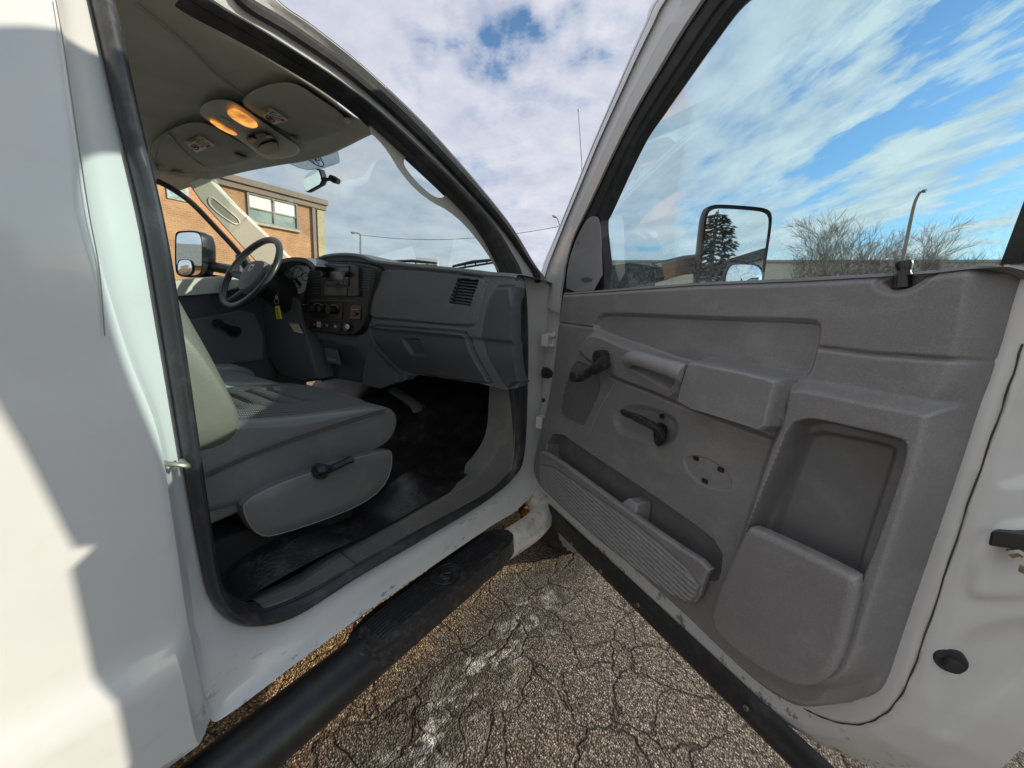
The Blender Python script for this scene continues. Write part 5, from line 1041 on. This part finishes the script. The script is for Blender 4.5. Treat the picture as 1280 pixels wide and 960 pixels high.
# bare trees in front of the tan wall
def bare_tree(px, top, dist, spread, label, seed, stems):
    R = random.Random(seed); P = PZ(px, top, 3.0); d = ray(px, top); h = math.hypot(d[0], d[1]); P = CAM + d / h * dist; H = P[2]; b = np.array([P[0], P[1], 0])
    t = tag(empty('bare_tree', tuple(b)), label, 'tree', 'bare trees in front of the tan building'); tr = MB(); cr = MB()
    cv = []
    def grow(p, d, L, r, lv):
        q = p; pts = [p]; n = 4
        for i in range(n):
            d = _n(d + np.array([R.gauss(0, .10), R.gauss(0, .10), R.gauss(.02, .06)])); q = q + d * L / n; pts.append(q)
        (tr if lv == 0 else cr).tube(pts, list(np.linspace(r, r * .55, n + 1)), 6 if lv < 2 else 3, cap=False)
        if lv >= 4:
            for i in range(11):
                j = R.uniform(.15, 1) * n; a_ = int(min(n - 1, j)); c = pts[a_] + (pts[a_ + 1] - pts[a_]) * (j - a_); e = _n(d + np.array([R.gauss(0, .55), R.gauss(0, .55), R.gauss(.25, .4)])); w = _n(np.cross(e, [R.gauss(0, 1), R.gauss(0, 1), R.gauss(0, 1)])) * .0024; l2 = R.uniform(.25, .6)
                k0 = len(cr.v); m_ = c + e * l2 * .5 + w * 3; cr.v += [tuple(c - w), tuple(c + w), tuple(m_), tuple(c + e * l2)]; cr.f += [(k0, k0 + 1, k0 + 2), (k0, k0 + 2, k0 + 3)]; cr.mi += [0, 0]
            return
        k = [4, 4, 4, 4, 4][lv]
        for i in range(k):
            u = R.uniform(.45, 1.0) if i else 1.0; j = min(n, max(1, int(u * n))); a = R.uniform(0, 2 * PI); s = _n(np.cross(d, [math.cos(a), math.sin(a), .3])); dd_ = _n(d * .85 + s * R.uniform(.30, .75) * spread + ZV * .10)
            grow(pts[j], dd_, L * R.uniform(.55, .80), max(.0045, r * .45), lv + 1)
    for i in range(stems):
        a = R.uniform(0, 2 * PI); grow(b + np.array([R.gauss(0, .08), R.gauss(0, .08), 0]), _n(np.array([math.cos(a) * .35 * spread, math.sin(a) * .35 * spread, 1])), H * .40, .075, 0)
    tr.build('trunk', 'bark', t); cr.build('crown', 'twigs', t)
bare_tree(1095, 236, 21.5, 1.2, 'tallest and broadest bare tree, middle of the three', 3, 3)
bare_tree(1046, 284, 21.0, 1.0, 'small bare tree nearest the tow mirror', 5, 2)
bare_tree(1160, 288, 22.0, 1.1, 'bare tree standing right of the leaning lamp pole', 8, 2)
# street lamps
def lamp(pts, dist, r, label, mat):
    P = []
    for (x, y) in pts: d = ray(x, y); P.append(CAM + d / math.hypot(d[0], d[1]) * dist)
    base = np.array([P[0][0], P[0][1], 0]); l = tag(empty('street_lamp', tuple(base)), label, 'street lamp', 'street lamps around the lot')
    mb = MB(); path = [base] + P[:-1]; mb.tube(catmull(path, 4), list(np.linspace(r, r * .5, (len(path) - 1) * 4 + 1)), 8); mb.build('pole', mat, l)
    a, b = P[-2], P[-1]; e = _n(b - a); mb = MB(); mb.tube([a, a * .7 + b * .3, a * .3 + b * .7 - ZV * r * .3, b], [r * .5, r * 1.3, r * 1.5, r * .7], 8, flat=.6); mb.build('lamp_head', mat, l)
    return P
lamp([(1128, 326), (1138, 278), (1143.5, 254), (1149, 242), (1151, 240), (1158.5, 237)], 19.0, .065, 'brown leaning street lamp rising among the bare trees', 'pole_brown')
W1 = lamp([(451, 322), (450.8, 300), (450.4, 293.5), (447.5, 291.5), (445, 291), (438.5, 290.4)], 34, .10, 'street lamp seen through the windshield above the radio', 'galvanised')
W2 = lamp([(702, 330), (701.5, 300), (700, 283), (698, 276), (696.5, 272.5), (690.5, 269)], 26, .08, 'street lamp peeking out beside the open door frame', 'galvanised')
mb = MB(); a, b = W1[2] , W2[2]; n_ = 24; mb.tube([a * (1 - t) + b * t - ZV * 1.1 * 4 * t * (1 - t) * .5 for t in np.linspace(0, 1, n_)], .018, 5); tag(mb.build('overhead_wire', 'ink'), 'thin dark overhead wire strung between two street lamps', 'wire')
# parked box truck ahead, only its roof showing above the dash
d = ray(534, 322.5); P = CAM + d / math.hypot(d[0], d[1]) * 26; bt = tag(empty('box_truck', (P[0], P[1], 0)), 'white box truck parked far ahead, roof showing over the dash', 'box truck')
fx = _n(np.array([d[0], d[1], 0])); sx_ = np.array([fx[1], -fx[0], 0]); H = P[2]
def bo(name, c, dm, mat, bev=.03): mb = MB(); q = P * np.array([1, 1, 0]) + fx * c[0] + sx_ * c[1] + ZV * c[2]; mb.box(q, dm, (fx, sx_, ZV)); return mb.build(name, mat, bt, bev=bev)
bo('cargo_box', (2.5, 0, (H + .7) / 2), (5, 1.36, H - .7), 'white_paint'); bo('cab', (6, 0, 1.35), (1.9, 1.3, 1.7), 'white_paint', .1); bo('rear_door', (-.01, 0, (H + .9) / 2), (.03, 1.2, H - 1.2), 'satin_white'); bo('chassis', (3, 0, .6), (6.6, .8, .2), 'dark_under')
for a_ in (1.0, 5.9):
    for s in (-.55, .55):
        mb = MB(); q = P * np.array([1, 1, 0]) + fx * a_ + sx_ * (s - .1 * (1 if s > 0 else -1) * 0) + ZV * .42; mb.disc(q - sx_ * .12, sx_, .42, .24, 24); mb.build('wheel', 'tyre', bt)

# soft fill light added below the lit lamp lenses to brighten the headliner
LP_ = on_liner(*zoom2((570, 310)), -.17); dl = bpy.data.lights.new('dome_fill', 'POINT'); dl.energy = .26; dl.color = (1.0, .84, .64); dl.shadow_soft_size = .12; do_ = bpy.data.objects.new('dome_fill', dl); col.objects.link(do_); do_.location = LP_
# ------------------------------------------------------------------ camera, sky, sun
cam = bpy.data.cameras.new('camera'); co = bpy.data.objects.new('camera', cam); col.objects.link(co); cam.sensor_width = 36; cam.lens = FPX / 1280 * 36; cam.clip_start = .02; cam.clip_end = 2000
mt = Matrix(((ROT[0, 0], ROT[0, 1], -ROT[0, 2], CAM[0]), (ROT[1, 0], ROT[1, 1], -ROT[1, 2], CAM[1]), (ROT[2, 0], ROT[2, 1], -ROT[2, 2], CAM[2]), (0, 0, 0, 1))); co.matrix_world = mt
bpy.context.scene.camera = co
SUN = _n([1.06, .67, .43])
sl_ = bpy.data.lights.new('sun', 'SUN'); so = bpy.data.objects.new('sun', sl_); col.objects.link(so); sl_.energy = 5.0; sl_.angle = math.radians(.5); sl_.color = (1.0, .90, .72); so.rotation_euler = Vector(-SUN).to_track_quat('-Z', 'Y').to_euler(); so.location = (8, 5, 6)
w = bpy.data.worlds.new('World'); bpy.context.scene.world = w; w.use_nodes = True; nt = w.node_tree; bg = nt.nodes['Background']; bg.inputs[1].default_value = .110
sky = nt.nodes.new('ShaderNodeTexSky'); sky.sky_type = 'NISHITA'; sky.sun_disc = False; sky.sun_elevation = math.asin(SUN[2]); sky.sun_rotation = math.atan2(SUN[0], SUN[1]); sky.air_density = 1.2; sky.dust_density = .6; sky.ozone_density = 2.0
tc = nt.nodes.new('ShaderNodeTexCoord'); sp = nt.nodes.new('ShaderNodeSeparateXYZ'); nt.links.new(tc.outputs['Generated'], sp.inputs[0])
zz = math_(nt, 'ADD', math_(nt, 'MAXIMUM', sp.outputs[2], 0.0), .16)
cb = nt.nodes.new('ShaderNodeCombineXYZ'); nt.links.new(math_(nt, 'DIVIDE', sp.outputs[0], zz), cb.inputs[0]); nt.links.new(math_(nt, 'DIVIDE', sp.outputs[1], zz), cb.inputs[1])
mp = nt.nodes.new('ShaderNodeMapping'); mp.vector_type = 'TEXTURE'; mp.inputs['Rotation'].default_value = (0, 0, math.radians(128)); mp.inputs['Scale'].default_value = (1.15, .50, 1); nt.links.new(cb.outputs[0], mp.inputs[0])
rt = math_(nt, 'ADD', math_(nt, 'MULTIPLY', sp.outputs[0], 2.2), .80, True)
def nmix(sa, sb, d, r): 
    a = noise(nt, cb.outputs[0], sa, d, r); b = noise(nt, mp.outputs[0], sb, d, r); n = nt.nodes.new('ShaderNodeMix'); nt.links.new(rt, n.inputs[0]); nt.links.new(a, n.inputs[2]); nt.links.new(b, n.inputs[3]); return n.outputs[0]
f1 = nmix(1.35, 1.7, 10, .54); f2 = nmix(5.5, 7.5, 9, .62)
thr = math_(nt, 'SUBTRACT', math_(nt, 'MULTIPLY', math_(nt, 'MULTIPLY', sp.outputs[0], math_(nt, 'MULTIPLY', math_(nt, 'ADD', sp.outputs[1], .15), 1.5, True)), .11), math_(nt, 'ADD', .0, math_(nt, 'MULTIPLY', math_(nt, 'SUBTRACT', .1, sp.outputs[1]), .12, True)))
den = math_(nt, 'SUBTRACT', math_(nt, 'ADD', math_(nt, 'MULTIPLY', f1, .72), math_(nt, 'MULTIPLY', f2, .28)), thr)
cm = ramp(nt, den, [(.43, (0, 0, 0)), (.475, (.65, .65, .65)), (.53, (1, 1, 1))]).outputs[0]
f3 = nmix(3.2, 3.4, 7, .6)
lav = ramp(nt, f3, [(.30, (5.2, 5.4, 6.6)), (.64, (7.5, 7.5, 8.1))]).outputs[0]; wh = ramp(nt, f3, [(.32, (5.6, 5.8, 6.0)), (.60, (8.3, 8.3, 8.0))]).outputs[0]
cl = mixc(nt, rt, lav, wh)
skb = mixc(nt, 1.0, sky.outputs[0], (1.15, 1.42, 1.66), 'MULTIPLY')
nt.links.new(mixc(nt, math_(nt, 'MULTIPLY', cm, .93), skb, cl), bg.inputs[0])
sc = bpy.context.scene; sc.view_settings.view_transform = 'Standard'; sc.view_settings.look = 'None'; sc.view_settings.exposure = 0; sc.cycles.max_bounces = 7; sc.cycles.diffuse_bounces = 5; sc.cycles.glossy_bounces = 3; sc.cycles.transparent_max_bounces = 12
